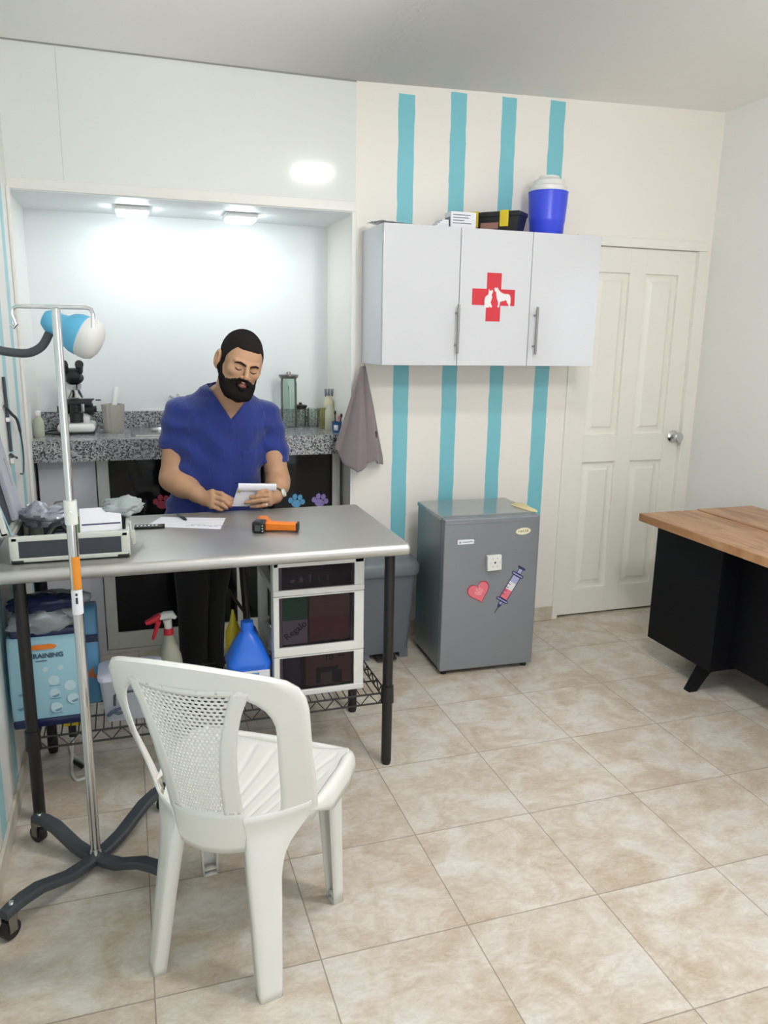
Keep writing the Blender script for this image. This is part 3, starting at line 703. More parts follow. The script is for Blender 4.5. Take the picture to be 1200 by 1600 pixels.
# orange infrared thermometer lying on its side
t = thing('infrared_thermometer', (.07, 1.0, TZ), 'orange and black gun thermometer lying on the steel table', 'thermometer')
zt = TZ+.019
b = MB()
ax = V(.05, 1.055, zt); hd = V(.92, -.36, 0).normalized(); sd = V(hd.y*-1, hd.x, 0)
Mt = basis((.052, 1.03, zt), hd, sd, V(0, 0, 1))
b.loft([[Mt @ V(x, y*k, z*k2) for y, z in [( .021, -.012), (.021, .012), (.014, .018), (-.014, .018), (-.021, .012), (-.021, -.012), (-.014, -.018), (.014, -.018)]] for x, k, k2 in ((-.002, .9, .95), (.03, .82, .85), (.07, .78, .8), (.108, .85, .85), (.112, .8, .8))])
b.build('grip', M['orange'], t)
b = MB(); Mn = basis((.045, 1.045, zt), V(-hd.y*.55-hd.x*.1, hd.x, 0).normalized(), V(-hd.x, -hd.y*.55-.1, 0).normalized(), V(0, 0, 1))
b.loft([[Mn @ V(x, y*k, z*k2) for y, z in [(.024, -.012), (.024, .012), (.016, .019), (-.016, .019), (-.024, .012), (-.024, -.012), (-.016, -.019), (.016, -.019)]] for x, k, k2 in ((-.01, 1, 1), (.03, 1, 1), (.07, .8, .9), (.082, .72, .8))])
b.build('barrel', M['orange'], t)
b = MB(); Mh = basis((.034, 1.018, zt), hd, sd, V(0, 0, 1)); b.box((-.034, -.026, -.019), (.012, .03, .0225), .008, 3, Mh); b.build('display_housing', M['black_gloss'], t)
b = MB(); b.box((-.026, -.016, .0225), (-.006, .02, .0232), 0, 1, Mh); b.box((-.022, -.0268, -.010), (-.002, -.026, .012), 0, 1, Mh); b.build('screen', mat('grey_lcd', (70, 78, 78), .2), t)
b = MB()
for i in range(3): b.cyl(Mh @ V(.005, -.026, -.010+.010*i), Mh @ V(.005, -.028, -.010+.010*i), .003, n=8)
b.build('buttons', M['chrome'], t)
b = MB(); b.box((.105, -.019, -.016), (.114, .019, .016), .004, 2, Mt); b.build('end_cap', M['black'], t)
b = MB(); b.tube([Mt @ V(.028, .02, 0), Mt @ V(.032, .032, 0), Mt @ V(.022, .04, 0)], [.005, .004, .005], 8); b.build('trigger', M['black'], t)

# ------------------------------------------------------------------ things on the wire shelf
SH = SZ+.0055
t = thing('drawer_tower', (.21, 1.07, SH), 'white three-drawer plastic storage tower with smoky fronts under the steel table', 'drawer unit')
dx0, dx1, dy0, dy1, dz0, dz1 = .045, .377, .895, 1.245, SH, .812
b = MB(); pw = .036
for x in (dx0, dx1-pw):
    for y in (dy0+.012, dy1-pw): b.box((x, y, dz0), (x+pw, y+pw, dz1), .006)
for z in (dz0, .445, .672, dz1-.03):
    for x in (dx0, dx1-pw): b.box((x+.002, dy0+.03, z), (x+pw-.004, dy1-.002, z+.03), .005)
    b.box((dx0, dy1-.02, z), (dx1, dy1, z+.03), .004)
b.box((dx0, dy0+.012, dz1-.012), (dx1, dy1, dz1), .005); b.box((dx0, dy0+.012, dz0), (dx1, dy1, dz0+.012), .004)
b.build('frame', M['white_plastic'], t)
for i, (za, zb, br, tr_) in enumerate(((dz0+.001, .449, .022, .006), (.4505, .674, .034, .006), (.6755, dz1-.001, .022, .032))):
    b = MB(); m_ = .022
    b.box((dx0+.001, dy0, za), (dx0+m_, dy0+.013, zb), .004); b.box((dx1-m_-.016, dy0, za), (dx1-.001, dy0+.013, zb), .004)
    b.box((dx0+.001, dy0-.003, za), (dx1-.001, dy0+.013, za+br), .004); b.box((dx0+.001, dy0, zb-tr_), (dx1-.001, dy0+.013, zb), .003)
    dr = b.build('drawer', M['white_plastic'], t)
    b = MB(); b.box((dx0+m_-.002, dy0+.004, za+br-.004), (dx1-m_-.014, dy0+.007, zb-tr_+.003)); b.build('front_window', M['smoke'], dr)
    b = MB(); b.box((dx0+.04, dy0+.03, za+.012), (dx1-.042, dy1-.03, za+.015)); b.box((dx0+.04, dy0+.03, za+.012), (dx0+.043, dy1-.03, zb-.04)); b.box((dx1-.045, dy0+.03, za+.012), (dx1-.042, dy1-.03, zb-.04)); b.box((dx0+.04, dy1-.034, za+.012), (dx1-.042, dy1-.031, zb-.04)); b.build('tray', M['smoke'], dr)
fy = dy0+.022
b = MB(); b.box((.083, fy, .576), (.172, fy+.10, .662)); b.mi = 1; b.box((.083, fy, .487), (.172, fy+.10, .5755))
t = b.build('carton', [M['green2'], mat('pale_grey_card', (226, 228, 234), .6)]); tag(t, 'green and white carton with handwriting in the middle drawer', 'carton')
b = MB(); b.text('Regalo', .034, basis((.128, fy-.0006, .537), V(.82, 0, .57), V(-.57, 0, .82), V(0, -1, 0)), .0006, bold=.0005); b.build('handwriting', M['ink'], t)
b = MB(); b.box((.180, fy+.004, .487), (.328, fy+.13, .578)); b.mi = 1; b.box((.180, fy+.004, .5785), (.328, fy+.13, .656)); tag(b.build('brown_box', [M['maroon_card'], M['brown_card']]), 'brown and maroon box in the middle drawer', 'box')
b = MB(); b.box((.165, fy, .316), (.335, fy+.15, .452)); t = b.build('cardboard_box', M['brown_card']); tag(t, 'brown cardboard box printed with the number 10 in the bottom drawer', 'box')
Mf = basis((.25, fy-.0006, .42), V(1, 0, 0), V(0, 0, 1), V(0, -1, 0))
b = MB(); b.text('10', .034, Mf, bold=.0006); b.box((-.047, -.095, 0), (.035, -.035, .0006), 0, 1, Mf); b.box((.02, -.1, 0), (.05, -.05, .0006), 0, 1, Mf); b.box((.032, .002, 0), (.06, .006, .0006), 0, 1, Mf); b.build('print', mat('dark_brown_print', (62, 48, 44), .7), t)
b = MB(); b.box((-.03, -.103, .0008), (.012, -.055, .0014), 0, 1, Mf); b.build('printed_panel', mat('pale_print', (160, 146, 138), .7), t)
b = MB(); b.lathe([(0, 0), (.034, 0), (.036, .01), (.034, .09), (.02, .12), (0, .125)], TR((.12, .96, .318)), n=20); tag(b.build('grey_flask', mat('dim_grey_plastic', (110, 108, 122), .5)), 'grey rounded bottle in the bottom drawer beside the cardboard box', 'bottle')
b = MB()
for i in range(5): b.box((.11+.035*i, fy+.005, .712), (.128+.03*i, fy+.02, .726+.006*(i % 3)), .003)
tag(b.build('small_instruments', mat('pale_grey_bits', (170, 170, 176), .5), smooth=True), 'small pale instruments lying in the top drawer', 'instruments', kind='stuff')

def jug(x, y, z, label):
    t = thing('plastic_jug', (x, y, z), label, 'jug'); b = MB()
    rings = []
    for h, wx, wy, r in ((0, .066, .056, .02), (.004, .072, .062, .022), (.118, .073, .063, .024), (.126, .077, .067, .028), (.135, .077, .067, .03), (.15, .071, .062, .034), (.20, .05, .046, .035), (.232, .03, .028, .026), (.243, .021, .021, .0205), (.25, .02, .02, .0195)):
        r = min(r, wx*.99, wy*.99)
        rings.append(rr(x-wx, x+wx, y-wy, y+wy, r, z+h))
    b.loft(rings); b.build('body', M['blue_plastic'], t, sharp=50)
    b = MB(); b.cyl((x, y, z+.248), (x, y, z+.277), .0235, .022, 24); b.build('cap', M['blue_plastic'], t)
    b = MB(); b.tube([(x+.012, y+.02, z+.235), (x+.03, y+.055, z+.225), (x+.04, y+.072, z+.18), (x+.042, y+.07, z+.13)], .011, 10); b.build('handle', M['blue_plastic'], t)
    b = MB(); b.box((x-.062, y-.0652, z+.018), (x+.068, y-.0625, z+.113), .001); lb = b.build('paper_label', M['paper'], t)
    b = MB(); Mj = basis((x, y-.0656, z+.09), V(1, 0, 0), V(0, 0, 1), V(0, -1, 0)); b.box((-.055, -.002, 0), (.03, .016, .0006), 0, 1, Mj); b.mi = 1
    for i in range(5): b.box((-.02, -.02-.011*i, 0), (.06, -.016-.011*i, .0006), 0, 1, Mj)
    b.build('print', [M['midblue'], M['greyink']], lb); return t
jug(-.035, .972, SH, 'blue gallon jug with a white label on the wire shelf beside the drawer tower')
t = thing('yellow_bottle', (-.07, 1.10, SH), 'yellow plastic bottle half hidden behind the blue jug', 'bottle')
b = MB(); b.lathe([(0, 0), (.03, 0), (.03, .18), (.012, .225), (.01, .235), (0, .235)], TR((-.065, 1.13, SH)), n=20); b.build('body', M['yellow'], t)
b = MB(); b.lathe([(0, .23), (.012, .23), (.004, .268), (0, .268)], TR((-.065, 1.13, SH)), n=14); b.build('nozzle', M['yellow'], t)

t = thing('spray_bottle', (-.30, 1.07, SH), 'milky spray bottle with a red and white trigger head on the wire shelf', 'spray bottle')
sx, sy = -.30, 1.08
b = MB(); b.lathe([(0, 0), (.042, 0), (.045, .006), (.045, .10), (.04, .135), (.026, .175), (.0165, .205), (.0155, .22), (0, .22)], TR((sx, sy, SH)), n=26); b.build('body', M['bottle_clear'], t)
b = MB(); b.cyl((sx, sy, SH+.215), (sx, sy, SH+.238), .018, .017, 20); b.build('collar', M['redplastic'], t)
b = MB(); b.tube([(sx, sy, SH+.236), (sx-.001, sy, SH+.255), (sx-.004, sy, SH+.272)], [.013, .014, .016], 12); b.tube([(sx+.027, sy, SH+.274), (sx+.012, sy, SH+.288), (sx-.012, sy, SH+.287), (sx-.03, sy, SH+.281)], [.006, .015, .015, .011], 12); b.build('trigger_head', M['white_plastic'], t)
b = MB(); b.tube([(sx-.024, sy, SH+.288), (sx-.045, sy, SH+.277), (sx-.066, sy, SH+.267), (sx-.078, sy, SH+.264)], [.012, .013, .011, .008], 12); b.build('nozzle', M['redplastic'], t)
b = MB(); b.tube([(sx-.032, sy, SH+.27), (sx-.04, sy, SH+.245), (sx-.05, sy, SH+.215), (sx-.056, sy, SH+.2)], [.010, .008, .007, .005], 10); b.build('trigger', M['redplastic'], t)

# clear bin with handle
t = thing('storage_bin', (-.44, .95, SH), 'frosted clear plastic box with a dark carry handle on the wire shelf', 'plastic box')
b = MB(); q = -.533; e2 = -.338
b.loft([rr(q+.012, e2-.012, .885, .998, .015, SH), rr(q, e2, .872, 1.006, .02, SH+.14), rr(q-.004, e2+.004, .868, 1.01, .02, SH+.148), rr(q-.004, e2+.004, .868, 1.01, .02, SH+.15)]); b.build('body', M['clear_bin'], t)
b = MB(); b.loft([rr(q-.006, e2+.006, .866, 1.012, .022, SH+.151), rr(q-.006, e2+.006, .866, 1.012, .022, SH+.164), rr(q+.01, e2-.01, .88, 1.0, .02, SH+.172)]); b.build('lid', mat('lilac_translucent', (206, 208, 226), .35), t)
b = MB(); b.tube([(-.49, .868, SH+.068), (-.49, .856, SH+.072), (-.488, .85, SH+.108), (-.475, .848, SH+.116), (-.40, .846, SH+.122), (-.375, .848, SH+.12), (-.368, .852, SH+.112), (-.368, .866, SH+.088)], .0045, 8); b.build('handle', M['strut'], t)
b = MB(); b.tube([(-.51, .871, SH+.03), (-.49, .866, SH+.05), (-.465, .866, SH+.055), (-.46, .866, SH+.04), (-.48, .866, SH+.035), (-.50, .868, SH+.045), (-.515, .87, SH+.03)], .005, 8); b.build('coiled_strap', mat('slate_strap', (70, 82, 102), .6), t)

# two packs of training pads standing on the shelf
def soft_pack(x0, x1, y0, y1, z0, z1, puff=.012):
    rings = []
    for h, k in ((0, .3), (.02, .8), (.3, 1.0), (.7, 1.0), (.95, .8), (1, .45)):
        rings.append(rr(x0, x1, lerp((y0+y1)/2, y0, k), lerp((y0+y1)/2, y1, k), .012, lerp(z0, z1, h)))
    return MB().loft(rings)
t = thing('training_pad_pack', (-.69, .94, SH), 'light blue pack lettered TRAINING with a clear top, behind the left table post', 'pack of pads')
px0, px1, pz1 = -.806, -.592, .600
soft_pack(px0, px1, .905, .985, SH+.022, pz1).build('front_panel', M['packblue'], t, sharp=60)
b = MB(); b.box((px0+.002, .906, SH), (px1, .986, SH+.03), .008); b.build('base_band', M['navy'], t)
cr = crumple((-.70, .95, .645), (.098, .035, .055), 5, .25, 44, 26); cr.build('clear_top', M['film'], t, sharp=60)
b = MB(); b.box((px0+.01, .925, .595), (px1-.006, .97, .625), .01); b.build('top_band', M['navy'], t)
crumple((-.69, .955, .705), (.10, .04, .032), 8, .25, 40, 20).build('folded_flap', M['navy'], t, sharp=60)
Mp = basis((-.70, .9043, .54), V(1, 0, 0), V(0, 0, 1), V(0, -1, 0))
b = MB(); b.text('TRAINING', .0225, Mp @ Matrix.Translation((.010, .002, 0)), .0008, sx=1.0, bold=.0006); b.box((-.022, -.016, 0), (.012, -.0135, .0008), 0, 1, Mp); b.build('lettering', mat('slate_blue_print', (58, 82, 104), .5), t)
b = MB(); b.prism([(-.03+.035+.02*cos(R(a)) + (.018 if cos(R(a)) > 0 else -.018), .033+.0085*sin(R(a))) for a in range(0, 360, 15)], .0008, Mp); b.build('orange_badge', M['orange'], t)
b = MB()
def disc(b, x, y, r, M_, d=.0008): b.prism([(x+r*cos(R(a)), y+r*sin(R(a))) for a in range(0, 360, 20)], d, M_)
for x, y, r in ((.005, -.045, .009), (.05, -.042, .009), (.028, -.085, .017), (.028, -.13, .017), (.076, -.108, .018), (.082, -.155, .018), (.03, -.18, .018)): disc(b, x, y, r, Mp)
b.build('picture_dots', mat('pale_print_blue', (196, 220, 230), .4), t)
b = MB()
for x, y in ((.03, -.136), (.086, -.160), (.034, -.186), (-.07, -.12), (-.075, -.17)):
    b.prism([(x-.012, y-.004), (x+.012, y+.004), (x+.009, y-.006), (x-.004, y-.010)], .001, Mp)
for y in (-.105, -.15, -.2): b.box((.012, y, 0), (.045, y+.002, .0008), 0, 1, Mp)
b.build('picture_details', mat('steel_blue_print', (110, 150, 176), .5), t)
t = thing('training_pad_pack', (-.62, 1.08, SH), 'mid blue pack with orange marks standing behind the light blue training pack', 'pack of pads')
soft_pack(-.80, -.538, 1.02, 1.13, SH, .65).build('bag', M['midblue'], t, sharp=60)
crumple((-.67, 1.075, .665), (.11, .045, .04), 11, .25, 40, 20).build('folded_top', M['film'], t, sharp=60)
Mq = basis((-.56, 1.018, .5), V(1, 0, 0), V(0, 0, 1), V(0, -1, 0)); b = MB(); b.prism([(-.018, -.09), (-.004, -.10), (.018, -.105), (.004, -.08), (.0, -.06)], .002, Mq); b.build('orange_mark', mat('burnt_orange_print', (196, 110, 66), .5), t)
b = MB(); b.box((-.59, 1.016, .53), (-.536, 1.02, .556)); b.build('navy_band', M['navy'], t)
# ------------------------------------------------------------------ wall cabinet
t = thing('wall_cabinet', (1.24, 1.88, 1.437), 'white gloss three-door wall cabinet with a red cross, hung on the striped wall', 'cabinet')
kx0, kx1, ky, kz0, kz1 = .695, 1.785, 1.72, 1.437, 2.045
b = MB(); b.box((kx0, ky+.02, kz0), (kx1, YB-.001, kz1), .0015); b.build('carcass', M['white_lam'], t)
splits = [kx0, 1.060, 1.421, kx1]; doors = []
for i in range(3):
    b = MB(); b.box((splits[i]+.0015, ky, kz0+.001), (splits[i+1]-.0015, ky+.018, kz1-.001), .0015); doors.append(b.build('door', M['white_lam'], t))
for i, x in ((0, 1.047), (2, 1.447)):
    b = MB(); b.cyl((x, ky-.032, 1.492), (x, ky-.032, 1.71), .0062, n=14)
    for z in (1.53, 1.672): b.cyl((x, ky, z), (x, ky-.032, z), .0045, n=10)
    b.build('handle', M['brushed'], doors[i])
cx, cz, a, h = 1.232, 1.748, .0365, .108
Mc = basis((cx, ky-.0002, cz), V(1, 0, 0), V(0, 0, 1), V(0, -1, 0))
b = MB(); b.prism([(-a, -h), (a, -h), (a, -a), (h, -a), (h, a), (a, a), (a, h), (-a, h), (-a, a), (-h, a), (-h, -a), (-a, -a)], .0008, Mc)
cr = b.build('red_cross_decal', M['red'], doors[1])
# traced from the decal: zoomed pixels, 12 px per image pixel; cross centre (600,655), arm 400 = .108
def dec(pts): return [((x-598)/400*.108, (652-y)/400*.108) for x, y in pts]
cat = [(432, 800), (428, 700), (440, 650), (475, 622), (496, 608), (500, 560), (505, 510), (520, 545), (545, 545), (572, 528), (580, 560), (570, 590), (556, 610), (572, 650), (560, 690), (545, 730), (552, 760), (572, 800), (570, 822), (545, 820), (520, 800), (520, 825), (470, 825), (440, 830)]
dog = [(600, 505), (625, 488), (650, 500), (665, 485), (690, 530), (720, 555), (750, 575), (800, 590), (860, 590), (900, 605), (918, 650), (920, 720), (915, 780), (918, 825), (905, 840), (895, 800), (880, 765), (855, 735), (835, 690), (800, 705), (755, 712), (722, 725), (715, 770), (705, 815), (675, 812), (685, 770), (680, 715), (655, 660), (645, 600), (640, 565), (618, 552)]
Md = Mc @ Matrix.Translation((0, 0, .0009))
for nm, p in (('cat_silhouette', cat), ('dog_silhouette', dog)):
    b = MB(); b.prism(dec(p), .0006, Md); b.build(nm, M['white_vinyl'], cr)
# things on top of the cabinet
KT = kz1
b = MB()
def pf(u, v):
    from mathutils import noise
    return (.69+.16*u, 1.76+.2*v, KT+.004+.018*(1-u)*(.4+.6*abs(noise.noise(V(u*4, v*4, 1))))+.012*v*(1-u))
b.grid(pf, 14, 10); tag(b.build('plastic_sleeve', M['film'], solidify=.002), 'thin clear plastic sleeve lying on the left end of the white cabinet', 'plastic sleeve')
b = MB()
for i in range(5): b.box((.965+.012*i, 1.83+.002*i, KT+.0005+.009*i), (1.045, 1.93, KT+.009+.009*i), .001, 1, None)
tag(b.build('leaflet_stack', M['paper']), 'low stack of pale leaflets on the cabinet left of the white box', 'leaflets')
t = thing('medicine_box', (1.115, 1.88, KT), 'white printed carton standing on the cabinet beside the toolbox', 'box')
b = MB(); b.box((1.053, 1.83, KT+.0005), (1.178, 1.91, KT+.082), .001); b.build('carton', M['paper'], t)
b = MB()
for i, (xa, xb) in enumerate(((1.062, 1.15), (1.062, 1.14), (1.062, 1.12), (1.062, 1.155))): b.box((xa, 1.8292, KT+.066-.012*i), (xb, 1.83, KT+.070-.012*i))
b.box((1.0522, 1.84, KT+.02), (1.053, 1.9, KT+.06)); b.build('print', M['greyink'], t)
t = thing('toolbox', (1.33, 1.86, KT), 'black and yellow plastic toolbox on top of the white cabinet', 'toolbox')
Mx = TR((1.30, 1.90, KT+.0005), R(-47)) @ Matrix.Diagonal((.88, .80, .95, 1))
b = MB(); b.loft([[Mx @ V(x, y, z) for x, y, z in ((-.15, -.055, 0), (.15, -.055, 0), (.15, .055, 0), (-.15, .055, 0))], [Mx @ V(x, y, z) for x, y, z in ((-.165, -.068, .075), (.165, -.068, .075), (.165, .068, .075), (-.165, .068, .075))]]); b.build('body', M['black'], t)
b = MB(); b.box((-.172, -.074, .075), (.172, .074, .1), .008, 2, Mx); b.box((-.07, -.02, .1), (.07, .02, .108), .004, 2, Mx); b.box((-.172, -.076, .082), (-.09, .076, .094), .003, 1, Mx); b.build('lid', M['black'], t)
for s in (-.085, .085):
    b = MB(); b.box((s-.024, -.078, .028), (s+.024, -.066, .104), .004, 2, Mx); b.box((s-.024, -.078, .098), (s+.024, -.02, .1045), .003, 2, Mx); tag(b.build('latch', M['yellow'], t), 'yellow latch')
b = MB(); b.box((-.05, -.0665, .02), (.05, -.062, .05), .001, 1, Mx); b.build('front_label', mat('reddish_label', (150, 110, 100), .5), t)
t = thing('water_cooler', (1.565, 1.86, KT), 'blue insulated drink cooler with a white lid on the right of the cabinet top', 'cooler')
Tc = TR((1.565, 1.865, KT+.0005))
b = MB(); b.lathe([(0, 0), (.076, 0), (.08, .006), (.083, .06), (.0845, .062), (.086, .075), (.094, .195), (.0955, .2), (.09, .203), (0, .203)], Tc, n=40); b.build('body', M['cooler_blue'], t)
b = MB(); b.lathe([(0, .203), (.088, .203), (.09, .212), (.09, .222), (.078, .228), (.074, .25), (.06, .258), (.05, .262), (.046, .272), (0, .274)], Tc, n=40); b.build('lid', M['white_plastic'], t)
b = MB(); b.tube([Tc @ V(.09, 0, .214), Tc @ V(.104, 0, .205), Tc @ V(.108, -.0, .15), Tc @ V(.1, -.0, .11)], .004, 8); b.build('handle', M['white_plastic'], t)

# towel on a hook
t = thing('hook', (.688, 1.75, 1.43), 'tiny metal hook under the near left corner of the white cabinet', 'hook')
HX, HY, HZ = .688, 1.962, 1.425
W[t.name] = TR((HX, HY, HZ)); t.location = (HX, HY, HZ)
b = MB(); b.tube([(HX, HY, kz0+.001), (HX, HY, HZ+.003), (HX-.006, HY-.008, HZ-.004), (HX-.002, HY-.016, HZ)], .002, 6); b.build('wire', M['brushed'], t)
t = thing('towel', (.68, 1.965, .93), 'taupe terry towel hanging in a point from the left corner of the white cabinet', 'towel')
xl = lambda v: lerp(.672, .552, v)
xr = lambda v: interp([0, .15, .4, .65, .9, 1], [.692, .708, .738, .763, .790, .795], v)
def zb(u): return interp([0, .1, .206, .354, .473, .69, .76, .856, 1], [1.03, .985, .945, .92, .922, .96, .972, .95, .94], u)
def tw(u, v):
    zt_ = 1.425 - .004*abs(u-.5)
    z = lerp(zt_, zb(u), v)
    x = lerp(xl(v), xr(v), u)
    amp = .005 + .034*v
    y = 1.962 + amp*(sin(u*13+.6)*.6 + sin(u*7.3+v*1.5)*.6) - .02*v*sin(pi*u)
    y = min(y, YB-.022 if x > .65 else 2.02)
    return (x + .006*v*sin(u*26), y, z)
b = MB(); b.grid(tw, 64, 48); b.build('cloth', M['towel'], t, solidify=.007, sharp=180)
b = MB(); p = V(*tw(.94, .68)); b.box((p.x-.008, p.y-.016, p.z-.02), (p.x+.006, p.y-.006, p.z+.012), .003); b.build('brown_tag', mat('brown_tag', (74, 52, 46), .7), t)

# ------------------------------------------------------------------ fridge
fr = thing('mini_fridge', (1.17, 1.70, 0), 'grey mini fridge with heart and syringe stickers against the striped wall', 'fridge', R(-2.2))
F0 = TR((.936, 1.503, 0), R(-2.2)); FW, FD, FH = .478, .395, .765
def FB(): return MB()
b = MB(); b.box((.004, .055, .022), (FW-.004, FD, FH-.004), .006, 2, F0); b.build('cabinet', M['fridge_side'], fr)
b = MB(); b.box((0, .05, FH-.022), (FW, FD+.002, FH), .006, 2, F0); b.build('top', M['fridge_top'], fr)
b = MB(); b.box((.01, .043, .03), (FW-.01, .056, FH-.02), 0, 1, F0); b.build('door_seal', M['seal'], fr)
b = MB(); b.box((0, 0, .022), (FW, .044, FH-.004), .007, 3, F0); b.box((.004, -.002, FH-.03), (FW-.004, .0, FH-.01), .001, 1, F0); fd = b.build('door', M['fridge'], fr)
b = MB(); b.box((.012, .07, .004), (FW-.012, FD-.02, .024), .002, 1, F0)
for x in (.03, FW-.03):
    for y in (.03, FD-.04): b.cyl(F0 @ V(x, y, 0), F0 @ V(x, y, .024), .014, n=14)
b.build('foot', M['black'], fr)
FM = F0 @ basis((0, -.0004, 0), V(1, 0, 0), V(0, 0, 1), V(0, -1, 0))
def fm(x, z, rot=0): return FM @ Matrix.Translation((x, z, 0)) @ Matrix.Rotation(rot, 4, 'Z')
b = MB(); m0 = fm(.106, .652); b.box((-.04, -.011, 0), (.04, .011, .002), .0005, 1, m0); lb = b.build('white_label', M['paper'], fd); tag(lb, 'small white printed label')
b = MB(); b.prism([(-.034, -.006), (-.022, -.006), (-.028, .006)], .0024, m0); b.box((-.016, -.002, .002), (.034, .001, .0024), 0, 1, m0); b.build('print', M['greyink'], lb)
b = MB(); m0 = fm(.392, .688, R(3)); b.prism([(.038*cos(R(q)), .0165*sin(R(q))) for q in range(0, 360, 15)], .002, m0); ov = b.build('oval_badge', M['cream'], fd); tag(ov, 'cream oval maker badge')
b = MB(); b.prism([(.0345*cos(R(q)), .0135*sin(R(q))) for q in range(0, 360, 15)], .0026, m0); b.build('badge_face', mat('pale_cream', (232, 226, 200), .4), ov)
b = MB(); b.text('HACEB', .0165, m0 @ Matrix.Translation((0, 0, .0028)), .0006); b.build('badge_lettering', mat('bronze_print', (110, 90, 60), .5), ov)
# heart with paw
def heart(s): return [(s*16*sin(q)**3/16, s*(13*cos(q)-5*cos(2*q)-2*cos(3*q)-cos(4*q))/15) for q in [2*pi*i/48 for i in range(48)]]
m0 = fm(.182, .407, R(18))
b = MB(); b.prism(heart(.056), .0008, m0); hs = b.build('heart_sticker', M['dred'], fd); tag(hs, 'pink heart sticker with a paw print')
b = MB(); b.prism(heart(.051), .0012, m0); b.build('heart_face', M['pink'], hs)
b = MB()
for px, pz, rx, rz in ((0, -.10, .42, .34), (-.52, .12, .17, .24), (-.2, .5, .17, .25), (.24, .5, .17, .25), (.54, .14, .17, .24)):
    b.prism([((px+rx*cos(2*pi*i/16))*.032, (pz+rz*sin(2*pi*i/16))*.032-.004) for i in range(16)], .0016, m0)
b.build('heart_paw', M['pink2'], hs)
# syringe sticker, drawn along its own axis (v up)
p0, p1 = V(.268, .296), V(.398, .512); ax_ = (p1-p0); Ls = ax_.length; rot = -math.atan2(ax_.x, ax_.y)
m0 = fm((p0.x+p1.x)/2, (p0.y+p1.y)/2, rot); h = Ls/2
def rect(b, x0, y0, x1, y1, d): b.box((x0, y0, 0), (x1, y1, d), 0, 1, m0)
b = MB()
rect(b, -.0022, -h, .0022, -h+.034, .0008); b.prism([(-.005, -h+.03), (.005, -h+.03), (.010, -h+.045), (.010, -h+.066), (-.010, -h+.066), (-.010, -h+.045)], .0008, m0)
b.prism([(-.034, -h+.066), (-.03, -h+.061), (.03, -h+.061), (.034, -h+.066), (.034, -h+.072), (.03, -h+.077), (-.03, -h+.077), (-.034, -h+.072)], .0008, m0)
rect(b, -.023, -h+.074, .023, h-.046, .0008)
b.prism([(-.034, h-.046), (-.03, h-.051), (.03, h-.051), (.034, h-.046), (.034, h-.04), (.03, h-.035), (-.03, h-.035), (-.034, h-.04)], .0008, m0)
rect(b, -.012, h-.04, .012, h-.008, .0008); rect(b, -.021, h-.010, .021, h, .0008)
sy_ = b.build('syringe_sticker', M['indigo'], fd); tag(sy_, 'cartoon syringe sticker with pink liquid')
b = MB(); rect(b, -.019, -h+.08, .019, -h+.128, .0012); b.build('pink_liquid', M['pink'], sy_)
b = MB(); rect(b, -.019, -h+.128, .019, -h+.166, .0012); b.build('white_band', M['white_vinyl'], sy_)
b = MB(); rect(b, -.019, -h+.166, .019, h-.052, .0012); rect(b, -.009, h-.033, .009, h-.012, .0012); rect(b, -.029, h-.046, .029, h-.040, .0012); rect(b, -.029, -h+.067, .029, -h+.072, .0012); rect(b, -.006, -h+.048, .006, -h+.06, .0012); b.build('lilac_fill', M['lilac'], sy_)
b = MB()
for i in range(4): rect(b, -.019, -h+.098+.018*i, -.006, -h+.101+.018*i, .0016)
b.build('scale_marks', M['indigo'], sy_)
t = thing('kitchen_timer', (1.185, 1.48, .52), 'square white timer clinging to the middle of the fridge door', 'timer')
m0 = fm(.246, .548, R(2)); b = MB(); b.box((-.036, -.037, 0), (.036, .037, .022), .004, 3, m0); b.build('body', M['white_plastic'], t)
b = MB(); b.cyl(m0 @ V(.002, .002, .022), m0 @ V(.002, .002, .0235), .0045, n=12); b.build('centre_dot', M['ink'], t)
b = MB()
for a_ in range(0, 360, 60): b.box((.002+.022*cos(R(a_))-.003, .002+.022*sin(R(a_))-.0012, .022), (.002+.022*cos(R(a_))+.003, .002+.022*sin(R(a_))+.0012, .0226), 0, 1, m0)
b.build('dial_marks', M['greyink'], t)
b = MB(); b.loft([[F0 @ V(x, y, z) for x, y, z in q] for q in ([(FW-.055, .22, FH+.001), (FW+.004, .21, FH+.001), (FW+.006, .04, FH+.001), (FW-.02, .05, FH+.001)], [(FW-.045, .21, FH+.012), (FW, .20, FH+.013), (FW+.002, .05, FH+.009), (FW-.014, .06, FH+.010)])])
tag(b.build('yellow_cloth', mat('pale_yellow_cloth', (222, 208, 160), .8, bump=.5), sharp=60), 'folded pale yellow cloth on the right edge of the fridge top', 'cloth')

